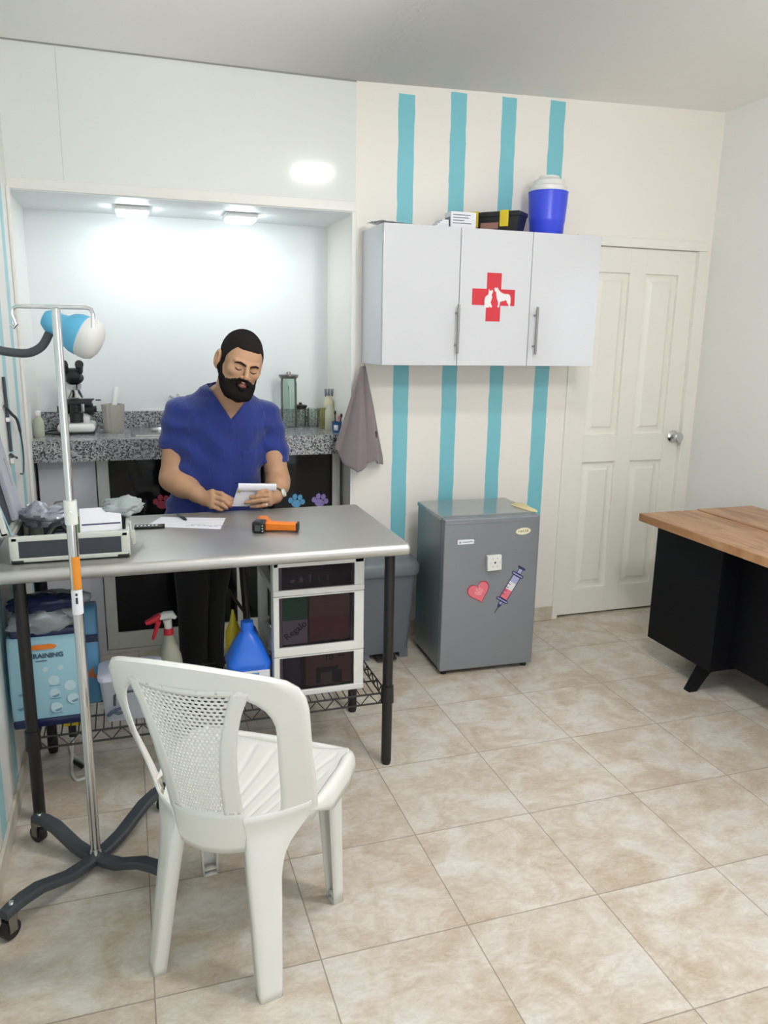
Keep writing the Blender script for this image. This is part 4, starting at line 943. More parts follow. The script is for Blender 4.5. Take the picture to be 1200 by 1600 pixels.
# ------------------------------------------------------------------ pedal bin
t = thing('trash_bin', (.745, 1.86, 0), 'grey plastic lidded bin on the floor between the table and the fridge', 'bin')
bx0, bx1, by0, by1 = .595, .902, 1.735, 1.985
b = MB()
rings = [rr(lerp(bx0, bx0+.028, 1-k), lerp(bx1, bx1-.028, 1-k), lerp(by0, by0+.03, 1-k), by1, .03, z) for z, k in ((.03, 0), (.05, .06), (.44, .95), (.452, 1), (.46, 1))]
b.loft(rings)
for x in (bx0+.03, bx1-.075): b.loft([[(x+i*.045, by0+.032+j*.2, z) for i, j in ((-.0, 0), (1, 0), (1, 1), (0, 1))] for z in (0, .05)])
b.build('body', M['grey_bin'], t, sharp=50)
b = MB(); b.loft([rr(bx0-.012, bx1+.012, by0-.014, by1+.008, .045, .44), rr(bx0-.016, bx1+.016, by0-.018, by1+.012, .05, .452), rr(bx0-.016, bx1+.016, by0-.018, by1+.012, .05, .482), rr(bx0-.004, bx1+.004, by0-.004, by1+.004, .06, .508), rr(bx0+.025, bx1-.025, by0+.04, by1-.02, .06, .522), rr(bx0+.07, bx1-.07, by0+.10, by1-.06, .04, .526)]); b.build('lid', M['grey_lid'], t, sharp=50)
b = MB(); b.box(((bx0+bx1)/2-.05, by0-.02, .012), ((bx0+bx1)/2+.05, by0+.06, .024), .005); b.build('pedal', M['black'], t)

# ------------------------------------------------------------------ desk on the right
t = thing('wooden_desk', (2.28, .85, 0), 'black desk with a knotty oiled wood plank top and splayed legs at the right', 'desk')
dY0, dY1 = -.05, 1.448
b = MB(); b.box((1.93, dY0, .712), (2.262, dY1, .75), .003); b.build('plank', M['wood'], t)
b = MB(); b.box((2.2635, dY0, .712), (2.60, dY1-.006, .755), .003); b.build('plank', M['wood'], t)
b = MB(); b.box((2.0, .945, .13), (2.55, 1.388, .712), .002); b.build('pedestal', M['desk_black'], t)
b = MB(); b.box((2.105, .0, .15), (2.125, .946, .712), .002); b.build('modesty_panel', M['desk_black'], t)
b = MB(); b.box((2.0, -.03, .13), (2.55, .02, .712), .002); b.build('end_panel', M['desk_black'], t)
b = MB(); b.box((2.50, .02, .62), (2.54, .95, .712), .002); b.build('rail', M['desk_black'], t)
for x, y, dx, dy in ((2.06, 1.03, -.068, .028), (2.50, 1.03, .03, .0), (2.26, 1.33, -.01, .02), (2.50, 1.33, .03, .02), (2.05, .0, -.05, -.02), (2.50, .0, .03, -.02)):
    b = MB(); s0, s1 = .027, .02
    b.loft([[(x+dx+i*s1, y+dy-.012*(y > 1 and y < 1.1)+j*s1, 0) for i, j in ((-1, -1), (1, -1), (1, 1), (-1, 1))], [(x+i*s0, y+j*s0, .131) for i, j in ((-1, -1), (1, -1), (1, 1), (-1, 1))]]); b.build('leg', M['desk_black'], t)

# ------------------------------------------------------------------ drip stand
hx, hy = -.558, .548
t = thing('iv_stand', (hx, hy, 0), 'chrome drip stand with four grey wheeled feet in front of the table', 'drip stand')
ARMS = [(V(-.70, .71, 0), .245), (V(-.66, -.75, 0), .31), (V(.66, .75, 0), .31), (V(.70, -.71, 0), .272)]
for d, L in ARMS:
    d = d.normalized(); n_ = V(-d.y, d.x, 0); b = MB()
    prof = [(0, .036), (.16, .038), (.34, .046), (.52, .066), (.68, .084), (.86, .09), (1.0, .088), (1.06, .084)]
    rings = []
    for q, z in prof:
        c = V(hx, hy, z) + d*L*q; w = interp([0, .8, 1.06], [.021, .021, .016], q)
        rings.append([c+n_*w, c+n_*w*.75+V(0, 0, .006), c-n_*w*.75+V(0, 0, .006), c-n_*w, c-n_*w+V(0, 0, -.016), c-n_*w*.8+V(0, 0, -.018), c+n_*w*.8+V(0, 0, -.018), c+n_*w+V(0, 0, -.016)])
    b.loft(rings); ar = b.build('foot_bar', M['strut'], t, sharp=40)
    e = V(hx, hy, 0) + d*L*.97
    b = MB(); b.cyl(e+V(0, 0, .09), e+V(0, 0, .1), .009, .006, 12); b.build('bolt', M['chrome'], ar)
    b = MB(); o = e + d*.012
    for s in (-1, 1):
        b.loft([[o+n_*(s*.016)+d*i*.012+V(0, 0, z) for i in (-1, 1)] + [o+n_*(s*.013)+d*i*.012+V(0, 0, z) for i in (1, -1)] for z in (.022, .07)])
    b.box((-.0, 0, 0), (.001, .001, .001)) if 0 else None
    b.cyl(e+V(0, 0, .062), e+V(0, 0, .075), .016, n=14); b.build('caster_fork', M['brushed'], ar)
    b = MB(); b.cyl(o-n_*.0115+V(0, 0, .0265), o+n_*.0115+V(0, 0, .0265), .026, n=22); b.build('wheel', M['black'], ar)
b = MB(); b.cyl((hx, hy, .034), (hx, hy, .06), .020, .016, 20); b.cyl((hx, hy, .05), (hx, hy, 1.06), .0142, n=20); b.build('lower_pole', M['chrome'], t)
b = MB(); tag(b.grid(lambda u, v: (hx+.0147*sin(-.45+1.9*u), hy-.0147*cos(-.45+1.9*u), .872+.093*v), 14, 2).build('orange_label', mat('orange_label', (224, 140, 40), .5), t), 'orange strip on the pole')
b = MB(); b.cyl((hx, hy, .80), (hx, hy, .87), .0146, n=20); lb = b.build('white_label', M['paper'], t)
b = MB(); b.box((hx-.003, hy-.0153, .832), (hx+.003, hy-.0146, .85)); b.box((hx-.003, hy-.0153, .855), (hx+.003, hy-.0146, .862)); b.build('print', M['ink'], lb)
b = MB(); b.cyl((hx, hy, 1.055), (hx, hy, 1.12), .017, n=20); b.cyl((hx+.0, hy-.018, 1.09), (hx, hy-.036, 1.09), .006, n=10); b.build('height_clamp', M['white_plastic'], t)
b = MB(); b.cyl((hx, hy, 1.1), (hx, hy, 1.618), .011, n=20); b.build('upper_pole', M['chrome'], t)
b = MB(); u_ = V(.985, -.17, 0)
c = V(hx, hy, 1.622)
b.tube([c-u_*.112+V(0, 0, -.045), c-u_*.105+V(0, 0, -.052), c-u_*.098+V(0, 0, -.044), c-u_*.106+V(0, 0, -.02), c-u_*.104+V(0, 0, -.006), c-u_*.094, c, c+u_*.075, c+u_*.086+V(0, 0, -.004), c+u_*.09+V(0, 0, -.016), c+u_*.088+V(0, 0, -.05)], .0052, 10)
b.build('hook_bar', M['chrome'], t)

# ------------------------------------------------------------------ gooseneck lamp
t = thing('gooseneck_lamp', (-.80, .86, 1.45), 'blue and white exam lamp on a black gooseneck reaching in from the left wall', 'lamp')
b = MB(); b.tube(spl([(-.80, .86, 1.525), (-.76, .858, 1.513), (-.73, .856, 1.504), (-.68, .853, 1.498), (-.65, .85, 1.503), (-.622, .848, 1.522), (-.600, .846, 1.560)]), .0125, 12); b.build('gooseneck', M['strut'], t)
b = MB(); b.cyl((-.82, .86, 1.527), (-.795, .86, 1.523), .03, .026, 20); b.build('wall_mount', M['black'], t)
ax0_ = V(-.590, .845, 1.588); axd = V(.88, -.22, -.42).normalized()
q_ = axd.to_track_quat('Z', 'Y').to_matrix().to_4x4(); q_.translation = ax0_
b = MB(); b.lathe([(0, -.03), (.022, -.026), (.032, -.012), (.034, .0), (.033, .02), (.036, .035), (.05, .05), (.058, .07), (.06, .088), (.058, .09), (0, .088)], q_, n=32); b.build('lamp_head', M['lampblue'], t)
b = MB(); b.lathe([(0, .086), (.0575, .086), (.0605, .10), (.0595, .118), (.053, .132), (.036, .142), (0, .146)], q_, n=32); b.build('diffuser_cup', M['lampwhite'], t)

# cable hanging on the left wall
t = thing('hanging_cable', (-.80, 1.55, 1.02), 'thin dark cable with plugs looped on the left wall above the instrument case', 'cable')
b = MB(); q = spl([(-.812, 1.40, 1.30), (-.805, 1.50, 1.262), (-.80, 1.58, 1.235), (-.80, 1.64, 1.19), (-.80, 1.68, 1.13), (-.80, 1.685, 1.06), (-.80, 1.64, 1.018), (-.802, 1.58, 1.025)]); b.tube(q, [.0055 if i < 20 else .003 for i in range(len(q))], 8); b.build('cable', M['strut'], t)
b = MB(); b.tube([(-.812, 1.43, 1.40), (-.812, 1.44, 1.30), (-.812, 1.455, 1.13)], .006, 8); b.tube([(-.812, 1.44, 1.12), (-.808, 1.5, 1.10), (-.806, 1.53, 1.095)], .006, 8); b.build('lead', M['strut'], t)
b = MB(); b.box((-.818, 1.45, 1.085), (-.804, 1.52, 1.105), .003); b.box((-.818, 1.43, 1.24), (-.804, 1.47, 1.255), .003); b.build('plug', M['white_plastic'], t)

# white cord on the floor below the table, and a socket bar
t = thing('extension_lead', (-.62, 1.16, 0), 'white cord curled on the floor behind the left table post', 'cord')
b = MB(); b.tube(spl([(-.655, 1.20, .10), (-.66, 1.19, .05), (-.662, 1.15, .008), (-.655, 1.08, .006), (-.635, 1.04, .006), (-.605, 1.06, .006), (-.60, 1.11, .006), (-.63, 1.17, .006), (-.66, 1.22, .006), (-.68, 1.30, .006)]), .0055, 8); b.build('cord', M['white_plastic'], t)
b = MB(); b.box((-.668, 1.19, .095), (-.642, 1.22, .15), .005); b.build('plug', M['black'], t)
b = MB(); b.tube([(-.66, 1.17, .012), (-.64, 1.14, .012), (-.625, 1.12, .01)], .007, 8); b.build('cord_tip', M['black'], t)
b = MB(); b.box((-.69, 1.17, .15), (-.62, 1.225, .246), .008); tag(b.build('yellow_reel', M['yellow']), 'yellow block hung below the wire shelf by the left rear post', 'cable reel')
b = MB(); b.box((-.69, 1.165, .20), (-.655, 1.19, .285), .003); b.location = None if 0 else None
b.bm.free()

# folded tripod behind the table
t = thing('folding_tripod', (.10, 1.86, 0), 'black folding tripod standing on the floor behind the table, near the man', 'tripod')
b = MB(); b.cyl((.095, 1.90, .19), (.06, 1.90, .80), .017, n=16); b.build('post', M['black_metal'], t)
for p in ((.10, 1.90, .22), ):
    for e in ((-.06, 1.84, .0), (.22, 1.83, 0), (.09, 2.05, 0)):
        b = MB(); b.tube([p, e], .011, 10); b.build('leg', M['black_metal'], t)
b = MB(); b.tube([(.0, 1.87, .40), (.085, 1.90, .26)], .008, 8); b.build('brace', M['black_metal'], t)

# ------------------------------------------------------------------ white plastic chair
CO = V(-.29, -.015, 0); Rr = V(.835, -.551, 0); Ff = V(.551, .835, 0)
CM = basis(CO, Rr, Ff, V(0, 0, 1))
t = thing('plastic_chair', (-.17, .16, 0), 'white moulded plastic chair with a perforated back, seen from behind', 'chair')
def by(x, z):                                        # the back shell: y as a function of width and height
    ym = interp([.36, .42, .5, .6, .7, .8, .9], [.035, .022, .006, -.018, -.04, -.06, -.082], z)
    k = interp([.36, .42, .5, .6, .7, .8, .9], [3.5, 3.3, 2.75, 2.2, 1.85, 1.65, 1.5], z)
    return ym + k*x*x
def bp(x, z, off=0): return (x, by(x, z)+off, z)
outer = [(.208, .400), (.215, .43), (.221, .48), (.227, .54), (.231, .60), (.235, .66), (.2385, .71), (.240, .75), (.2375, .783), (.228, .812), (.208, .834), (.178, .849), (.14, .861), (.095, .872), (.045, .879), (0, .881)]
inner = [(.150, .405), (.157, .43), (.165, .48), (.172, .54), (.177, .60), (.182, .66), (.185, .70), (.185, .725), (.180, .75), (.170, .772), (.155, .79), (.135, .806), (.11, .815), (.08, .821), (.04, .825), (0, .826)]
path_o = [(-x, z) for x, z in outer] + [(x, z) for x, z in reversed(outer[:-1])]
path_i = [(-x, z) for x, z in inner] + [(x, z) for x, z in reversed(inner[:-1])]
b = MB(); n_ = 6; rings = []
for (xo, zo), (xi, zi) in zip(path_o, path_i):
    r_ = []
    for j in range(n_+1):
        q = j/n_; x, z = lerp(xo, xi, q), lerp(zo, zi, q)
        r_.append(bp(x, z, 0))
    r_ = [bp(lerp(xo, xi, -.03), lerp(zo, zi, -.03), .016), bp(lerp(xo, xi, -.07), lerp(zo, zi, -.07), .008)] + r_   # rolled rim
    rings.append(r_)
b.loft(rings, CM, closed=False, caps=False)
# centre panel: side strips, bottom, top web
cw = lambda z: interp([.38, .42, .5, .58, .66, .72, .77, .81, .84], [.098, .096, .094, .096, .103, .113, .126, .142, .15], z)
pwid = lambda z: interp([.48, .54, .62, .70, .77, .825], [.055, .057, .063, .077, .096, .112], z)
zs = [.36, .40, .44, .48] + [.48+(.815-.48)*i/30 for i in range(1, 31)] + [.835]
PZ0, PZ1 = .49, .815
def strip(fa, fb, zs_, n=5):
    vs = []
    for z in zs_: vs.append([bp(lerp(fa(z), fb(z), j/n), z) for j in range(n+1)])
    b.loft(vs, CM, closed=False, caps=False)
zz = [lerp(PZ0, PZ1, i/28) for i in range(29)]
for s in (-1, 1): strip(lambda z: s*cw(z), lambda z: s*(pwid(z)-.002), [PZ0-.006] + zz + [PZ1+.006], 4)
strip(lambda z: -cw(z), lambda z: cw(z), [.365, .385, .41, .44, .47, PZ0+.002], 12)
strip(lambda z: -lerp(cw(PZ1), .132, (z-PZ1)/.012), lambda z: lerp(cw(PZ1), .132, (z-PZ1)/.012), [PZ1-.002, PZ1+.006, PZ1+.014], 12)
shell = b.build('backrest', M['chair'], t, solidify=.0055, sharp=50, fixn=True)
b = MB(); nc, nr = 15, 34                             # perforated field
for j in range(nr):
    za, zb_ = lerp(PZ0, PZ1, j/nr), lerp(PZ0, PZ1, (j+1)/nr); sh = .5 if j % 2 else 0
    for i in range(-1, nc+1):
        ua, ub = (i+sh)/nc, (i+1+sh)/nc
        if ub <= 0 or ua >= 1: continue
        solid_ = ua < -.001 or ub > 1.001
        ua_, ub_ = max(0, ua), min(1, ub)
        X = lambda u, z: lerp(-pwid(z), pwid(z), u)
        um, zm = (ua+ub)/2, (za+zb_)/2
        o_ = [(ua_, za), (um, za), (ub_, za), (ub_, zm), (ub_, zb_), (um, zb_), (ua_, zb_), (ua_, zm)]
        if solid_:
            b._add([bp(X(u, z), z) for u, z in ((ua_, za), (ub_, za), (ub_, zb_), (ua_, zb_))], [(0, 1, 2, 3)], CM); continue
        hu, hz_ = (ub-ua)*.36, (zb_-za)*.36
        i_ = [(um-hu*.7, zm-hz_*.7), (um, zm-hz_), (um+hu*.7, zm-hz_*.7), (um+hu, zm), (um+hu*.7, zm+hz_*.7), (um, zm+hz_), (um-hu*.7, zm+hz_*.7), (um-hu, zm)]
        b._add([bp(X(u, z), z) for u, z in o_ + i_], [(k, (k+1) % 8, 8+(k+1) % 8, 8+k) for k in range(8)], CM)
b.build('perforated_panel', M['chair'], t, solidify=.0028, weld=.0003, sharp=50)
# seat
def seat_w(y): return interp([0, .06, .14, .25, .35, .42, .47], [.10, .16, .205, .222, .228, .222, .20], y)
def seat(u, v):
    x = (2*u-1)*seat_w(.06+.42*v); y = lerp(by(min(abs(x), .2), .43)+.002, .48, v)
    z = .425 + .012*abs(2*u-1)**4 - .010*(1-(2*u-1)**2)*sin(pi*min(1, v*1.1)) + .012*v
    z -= .055*max(0, (v-.86)/.14)**2
    g_ = sin((x*(1.15-.55*v) + 0)*2*pi/.043 / max(.6, .75+.3*v))
    if abs(2*u-1) < .86 and .1 < v < .84: z -= .0028*max(0, g_)**3
    return (x, y, z)
b = MB(); b.grid(seat, 96, 40, CM); b.build('seat', M['chair'], t, solidify=.005, sharp=60)
# rolled seat edge, running round from one back corner to the other
b = MB(); edge = []
for i in range(25):
    y = lerp(.15, .44, i/24); edge.append((seat_w(y)+.002, y))
for i in range(1, 12):
    a = i/12*pi; edge.append((.0 + seat_w(.46)*cos(a), .455+.02*sin(a)))
edge += [(-x, y) for x, y in reversed(edge[:25])]
rings = []
for x, y in edge:
    n2 = V(x*1.0, (y-.25)*.9, 0).normalized(); z = .436 + .012*y/.46 - .03*max(0, (y-.40)/.075); tp = .03+.97*min(1, max(0, (y-.15)/.09))
    r_ = []
    for d_, h_ in ((-.016, -.004), (-.006, .006), (.004, .009), (.012, .004), (.017, -.008), (.019, -.028), (.018, -.05)):
        r_.append((x+n2.x*d_*tp, y+n2.y*d_*tp, z+h_*tp))
    rings.append(r_)
b.loft(rings, CM, closed=False, caps=False); b.build('seat_rim', M['chair'], t, solidify=.004, sharp=70)
# legs: tapering channels
def leg(top, bot, wt, wb, dirn, zt):
    b = MB(); d = V(*dirn, 0).normalized(); n2 = V(-d.y, d.x, 0); rings = []
    for q in [i/10 for i in range(11)]:
        c = V(lerp(bot[0], top[0], q), lerp(bot[1], top[1], q), lerp(0, zt, q)); w = lerp(wb, wt, q**1.3); f = lerp(.026, .04, q)
        r_ = [c - n2*w - d*f, c - n2*w - d*f*.4, c - n2*w, c - n2*w*.86 + d*.004, c + n2*w*.86 + d*.004, c + n2*w, c + n2*w - d*f*.4, c + n2*w - d*f]
        rings.append(r_)
    b.loft(rings, CM, closed=False, caps=False)
    c = V(*bot, 0); b._add([c-n2*wb-d*.026, c-n2*wb, c-n2*wb*.86+d*.004, c+n2*wb*.86+d*.004, c+n2*wb, c+n2*wb-d*.026], [(0, 1, 2, 3, 4, 5)], CM)
    b._add([V(p.x, p.y, .018) for p in (c-n2*wb-d*.024, c-n2*wb, c+n2*wb, c+n2*wb-d*.024)], [(0, 1, 2, 3)], CM)
    return b.build('leg', M['chair'], t, solidify=.0045, sharp=50)
for s in (-1, 1):
    leg((s*.197, .375), (s*.203, .40), .036, .02, (s*.65, .75), .43)      # front
# rear legs: the back shell runs down into a wide tapering web with turned edges
def rear_y(x, z): return by(min(x, .215), z)-.003 if z > .42 else lerp(-.012 + (x-.13)*1.0, by(min(x, .215), .42), min(1, z/.42))
for s in (-1, 1):
    b = MB(); rings = []
    for i in range(25):
        z = lerp(0, .470, i/24)
        xi = interp([0, .2, .36, .45], [.144, .121, .100, .092], z); xo = interp([0, .2, .30, .345, .375, .40, .425, .452], [.182, .170, .164, .167, .177, .192, .208, .219], z)
        r_ = []
        for q, d_ in ((0, .030), (0, .012), (0, .003), (.06, 0), (.3, 0), (.5, 0), (.7, 0), (.94, 0), (1, .003), (1, .012), (1, .030)):
            x = lerp(xi, xo, q); y = rear_y(x, z); f = d_*(1 if z < .38 else max(0, (.44-z)/.06))
            r_.append((s*(x-.7*f), y+.7*f, z))
        rings.append(r_)
    b.loft(rings, CM, closed=False, caps=False)
    b._add([rings[0][0], rings[0][3], rings[0][7], rings[0][10]], [(0, 1, 2, 3)], CM)
    b.build('leg', M['chair'], t, solidify=.0048, sharp=55)
# ------------------------------------------------------------------ the man (signed-distance body, one continuous surface)
class Field:
    def __init__(s, lo, hi, h):
        s.lo = np.array(lo, np.float32); s.h = h
        s.n = np.ceil((np.array(hi) - np.array(lo)) / h).astype(int) + 1
        s.g = np.full(s.n, 1.0, np.float32)
        s.ax = [s.lo[i] + h*np.arange(s.n[i], dtype=np.float32) for i in range(3)]
    def win(s, lo, hi):
        sl = []
        for i in range(3):
            a = max(0, int((lo[i]-s.lo[i])/s.h)); b = min(s.n[i], int((hi[i]-s.lo[i])/s.h)+2)
            if b <= a: return None
            sl.append(slice(a, b))
        P = np.stack(np.meshgrid(*[s.ax[i][sl[i]] for i in range(3)], indexing='ij'), -1)
        return tuple(sl), P
    def add(s, fn, lo, hi, k=.0):
        w = s.win(lo, hi)
        if w is None: return
        sl, P = w; d = fn(P); a = s.g[sl]
        s.g[sl] = smin(a, d, k)
    def cut(s, fn, lo, hi):
        w = s.win(lo, hi)
        if w is None: return
        sl, P = w; s.g[sl] = np.maximum(s.g[sl], -fn(P))
    def cap(s, p, q, r0, r1=None, k=.0):
        p, q = np.array(p, np.float32), np.array(q, np.float32); r1 = r0 if r1 is None else r1; m = max(r0, r1) + k*2 + .012
        s.add(lambda P: capsule(P, p, q, r0, r1), np.minimum(p, q)-m, np.maximum(p, q)+m, k)
    def mesh(s):
        return surface_nets(s.g, s.lo, s.h)
def smin(a, b, k):
    if k <= 0: return np.minimum(a, b)
    h = np.clip(.5 + .5*(b-a)/k, 0, 1)
    return b*(1-h) + a*h - k*h*(1-h)
def capsule(P, p, q, r0, r1):
    d = q-p; t = np.clip(((P-p) @ d)/max(float(d @ d), 1e-9), 0, 1)
    return np.linalg.norm(P - p - t[..., None]*d, axis=-1) - (r0 + (r1-r0)*t)
def ellipsoid(P, c, r):
    r = np.array(r, np.float32); q = P - np.array(c, np.float32)
    k0 = np.linalg.norm(q/r, axis=-1); k1 = np.linalg.norm(q/(r*r), axis=-1)
    return k0*(k0-1)/np.maximum(k1, 1e-6)
def surface_nets(g, lo, h):
    ins = g < 0
    c = [ins[i:ins.shape[0]-1+i, j:ins.shape[1]-1+j, k:ins.shape[2]-1+k] for i in (0, 1) for j in (0, 1) for k in (0, 1)]
    tot = sum(x.astype(np.int8) for x in c); act = (tot > 0) & (tot < 8)
    idx = np.argwhere(act); vid = np.full(act.shape, -1, np.int32); vid[act] = np.arange(len(idx))
    val = {(i, j, k): g[idx[:, 0]+i, idx[:, 1]+j, idx[:, 2]+k] for i in (0, 1) for j in (0, 1) for k in (0, 1)}
    acc = np.zeros((len(idx), 3)); cnt = np.zeros(len(idx))
    cs = list(val)
    for a in cs:
        for b in cs:
            if sum(abs(x-y) for x, y in zip(a, b)) == 1 and a < b:
                va, vb = val[a], val[b]; m = (va < 0) != (vb < 0); t = np.where(m, va/np.where(m, va-vb, 1), 0)
                p = np.array(a)[None] + t[:, None]*(np.array(b)-np.array(a))[None]
                acc[m] += p[m]; cnt[m] += 1
    vs = (idx + acc/np.maximum(cnt, 1)[:, None])*h + lo
    quads = []
    for ax in range(3):
        o = [i for i in range(3) if i != ax]
        sl0 = [slice(None)]*3; sl1 = [slice(None)]*3; sl0[ax] = slice(0, -1); sl1[ax] = slice(1, None)
        for i in o: sl0[i] = slice(1, -1); sl1[i] = slice(1, -1)
        A, B = ins[tuple(sl0)], ins[tuple(sl1)]
        e = np.argwhere(A != B)
        if len(e) == 0: continue
        flip = A[A != B]; base = e.copy()
        q = []
        for da, db in ((0, 0), (1, 0), (1, 1), (0, 1)):
            cc = base.copy(); cc[:, o[0]] += da; cc[:, o[1]] += db
            q.append(vid[cc[:, 0], cc[:, 1], cc[:, 2]])
        q = np.stack(q, 1)
        fl = flip if ax != 1 else ~flip
        q[~fl] = q[~fl][:, ::-1]
        quads.append(q)
    q = np.concatenate(quads); q = q[(q >= 0).all(1)]
    return vs, q
def np_mesh(name, vs, q, mats, parent, mat_index=None):
    wm = np.array(W[parent.name].inverted()); vs = vs @ wm[:3, :3].T + wm[:3, 3]
    me = bpy.data.meshes.new(name); me.vertices.add(len(vs)); me.vertices.foreach_set('co', vs.astype(np.float32).ravel())
    me.loops.add(q.size); me.loops.foreach_set('vertex_index', q.astype(np.int32).ravel())
    me.polygons.add(len(q)); me.polygons.foreach_set('loop_start', np.arange(0, q.size, q.shape[1], dtype=np.int32))
    me.update(calc_edges=True); me.validate()
    for m in mats: me.materials.append(m)
    if mat_index is not None: me.polygons.foreach_set('material_index', mat_index.astype(np.int32))
    me.polygons.foreach_set('use_smooth', np.ones(len(me.polygons), bool)); me.update()
    o = bpy.data.objects.new(name, me); COL.objects.link(o); o.parent = parent; W[o.name] = W[parent.name]; return o

man = thing('person', (-.08, 1.62, 0), 'bearded man in a blue v-neck scrub top reading a notepad behind the steel table', 'person')
# head frame: X image-right, Y up, Z out of the face
HC = V(.024, 1.435, 1.452); HS = .985
f0 = V(-.1355, -.99, 0).normalized(); r0 = V(.99, -.1355, 0).normalized()
YAW, PIT, ROL = R(17), R(9), R(15)
f1 = (f0*cos(YAW) + r0*sin(YAW)).normalized(); r1 = V(-f1.y, f1.x, 0)
f2 = (f1*cos(PIT) + V(0, 0, -1)*sin(PIT)).normalized(); u2 = f2.cross(r1); u2 = u2 if u2.z > 0 else -u2
u3 = (u2*cos(ROL) + r1*sin(ROL)).normalized(); r3 = (r1*cos(ROL) - u2*sin(ROL)).normalized()
HM = np.array([[r3.x, u3.x, f2.x], [r3.y, u3.y, f2.y], [r3.z, u3.z, f2.z]], np.float32)
HCn = np.array(HC, np.float32)
def to_head(P): return ((P - HCn) @ HM)/HS
def from_head(p): return (np.asarray(p)*HS) @ HM.T + HCn
A3 = lambda *a: np.array(a, np.float32)
def head_sdf(p):
    d = ellipsoid(p, (0, .035, -.012), (.0765, .090, .096))
    d = smin(d, ellipsoid(p, (0, .02, .045), (.063, .062, .05)), .03)
    d = smin(d, ellipsoid(p, (0, -.048, .032), (.057, .068, .060)), .03)
    for s in (-1, 1):
        d = smin(d, capsule(p, A3(s*.062, -.03, .0), A3(s*.03, -.095, .062), .016, .018), .03)      # jaw line
        d = smin(d, ellipsoid(p, (s*.043, -.022, .066), (.022, .018, .020)), .022)                   # cheek
    d = smin(d, ellipsoid(p, (0, -.102, .078), (.022, .018, .018)), .02)                              # chin
    for s in (-1, 1):
        q = ellipsoid(p, (s*.031, -.004, .104), (.019, .0115, .016)); d = -smin(-d, q, .012)          # eye sockets
        d = smin(d, ellipsoid(p, (s*.0305, -.005, .0805), (.0155, .0115, .0135)), .004)               # lids
        d = smin(d, capsule(p, A3(s*.012, .013, .094), A3(s*.045, .017, .082), .0075, .006), .012)    # brow
    d = smin(d, capsule(p, A3(0, .008, .096), A3(0, -.033, .1185), .0068, .0100), .010)              # nose
    for s in (-1, 1): d = smin(d, ellipsoid(p, (s*.0125, -.037, .105), (.0085, .0070, .010)), .006)
    d = smin(d, capsule(p, A3(-.019, -.0605, .0935), A3(.019, -.0605, .0935), .0052, .0052), .006)
    d = smin(d, ellipsoid(p, (0, -.0605, .099), (.016, .0055, .007)), .005)
    d = smin(d, ellipsoid(p, (0, -.0715, .0975), (.017, .0065, .008)), .005)
    return d
def ear_sdf(p):
    d = None
    for s in (-1, 1):
        e = ellipsoid(p, (s*.087, -.002, -.014), (.013, .036, .020)); e = np.maximum(e, -ellipsoid(p, (s*.100, .004, -.004), (.010, .022, .012)))
        e = smin(e, ellipsoid(p, (s*.081, -.034, -.008), (.009, .011, .009)), .006)
        d = e if d is None else np.minimum(d, e)
    return d
def ring(z):
    zz = [.74, .84, .92, 1.02, 1.12, 1.20, 1.27, 1.32]
    return (np.interp(z, zz, [-.075, -.072, -.066, -.055, -.040, -.030, -.022, -.018]), np.interp(z, zz, [1.63, 1.62, 1.615, 1.605, 1.595, 1.585, 1.58, 1.575]),
            np.interp(z, zz, [.205, .198, .185, .176, .180, .182, .140, .07]), np.interp(z, zz, [.135, .135, .132, .128, .130, .128, .112, .085]))
def torso(P, off=0.0):
    cx, cy, rx, ry = [a.astype(np.float32) for a in ring(P[..., 2])]
    e = np.sqrt(((P[..., 0]-cx)/(rx+off))**2 + ((P[..., 1]-cy)/(ry+off))**2)
    return np.maximum((e-1)*np.minimum(rx, ry)*.95, P[..., 2]-1.335)
SHR, SHL = (-.190, 1.615, 1.235), (.152, 1.600, 1.215)
ELR, ELL = (-.238, 1.570, .985), (.186, 1.530, .968)
WRR, WRL = (-.128, 1.422, .926), (.150, 1.402, .926)
NB = (-.012, 1.575, 1.315)
B = Field((-.36, 1.24, .84), (.30, 1.80, 1.60), .0028)
B.add(lambda P: np.maximum(torso(P, -.013), .86-P[..., 2]), (-.3, 1.42, .84), (.2, 1.78, 1.36))
B.cap((-.012, 1.56, 1.29), tuple(from_head((0, -.045, -.03))), .064, .056, .03)
for s, S in ((0, SHR), (1, SHL)):
    B.cap((-.012, 1.585, 1.315), (S[0]*.75, S[1], S[2]+.025), .042, .045, .05)
def arm(S, E, Wr, ru, re, rf, rw, dorsal):
    S, E, Wr = np.array(S), np.array(E), np.array(Wr)
    B.cap(S, S*.45+E*.55, ru, ru, .002); B.cap(S*.45+E*.55, E, ru, re, .002)
    m = E*.68+Wr*.32; B.cap(E, m, re*.96, rf, .03); B.cap(m, E*.25+Wr*.75, rf, rw*1.12, .03); B.cap(E*.25+Wr*.75, Wr, rw*1.12, rw, .02)
arm(SHR, ELR, WRR, .0585, .050, .047, .028, 1)
arm(SHL, ELL, WRL, .053, .044, .043, .027, 1)
def hand(Wr, fingers, thumb, rm=.0135):
    for f in fingers:
        B.cap(Wr, f[0], .017, rm, .016)
    B.cap(Wr, thumb[0], .019, .0155, .012)
    for f in fingers + [thumb]:
        rs = [.0102, .0092, .0084, .0070] if f is not thumb else [.0135, .0108, .0098, .008]
        rs = rs[:len(f)-1] + [rs[-1]]
        t_ = Field(np.min(f, 0)-.02, np.max(f, 0)+.02, .0028) if 0 else None
        for i in range(len(f)-1): B.cap(f[i], f[i+1], rs[i], rs[i+1], .0022)
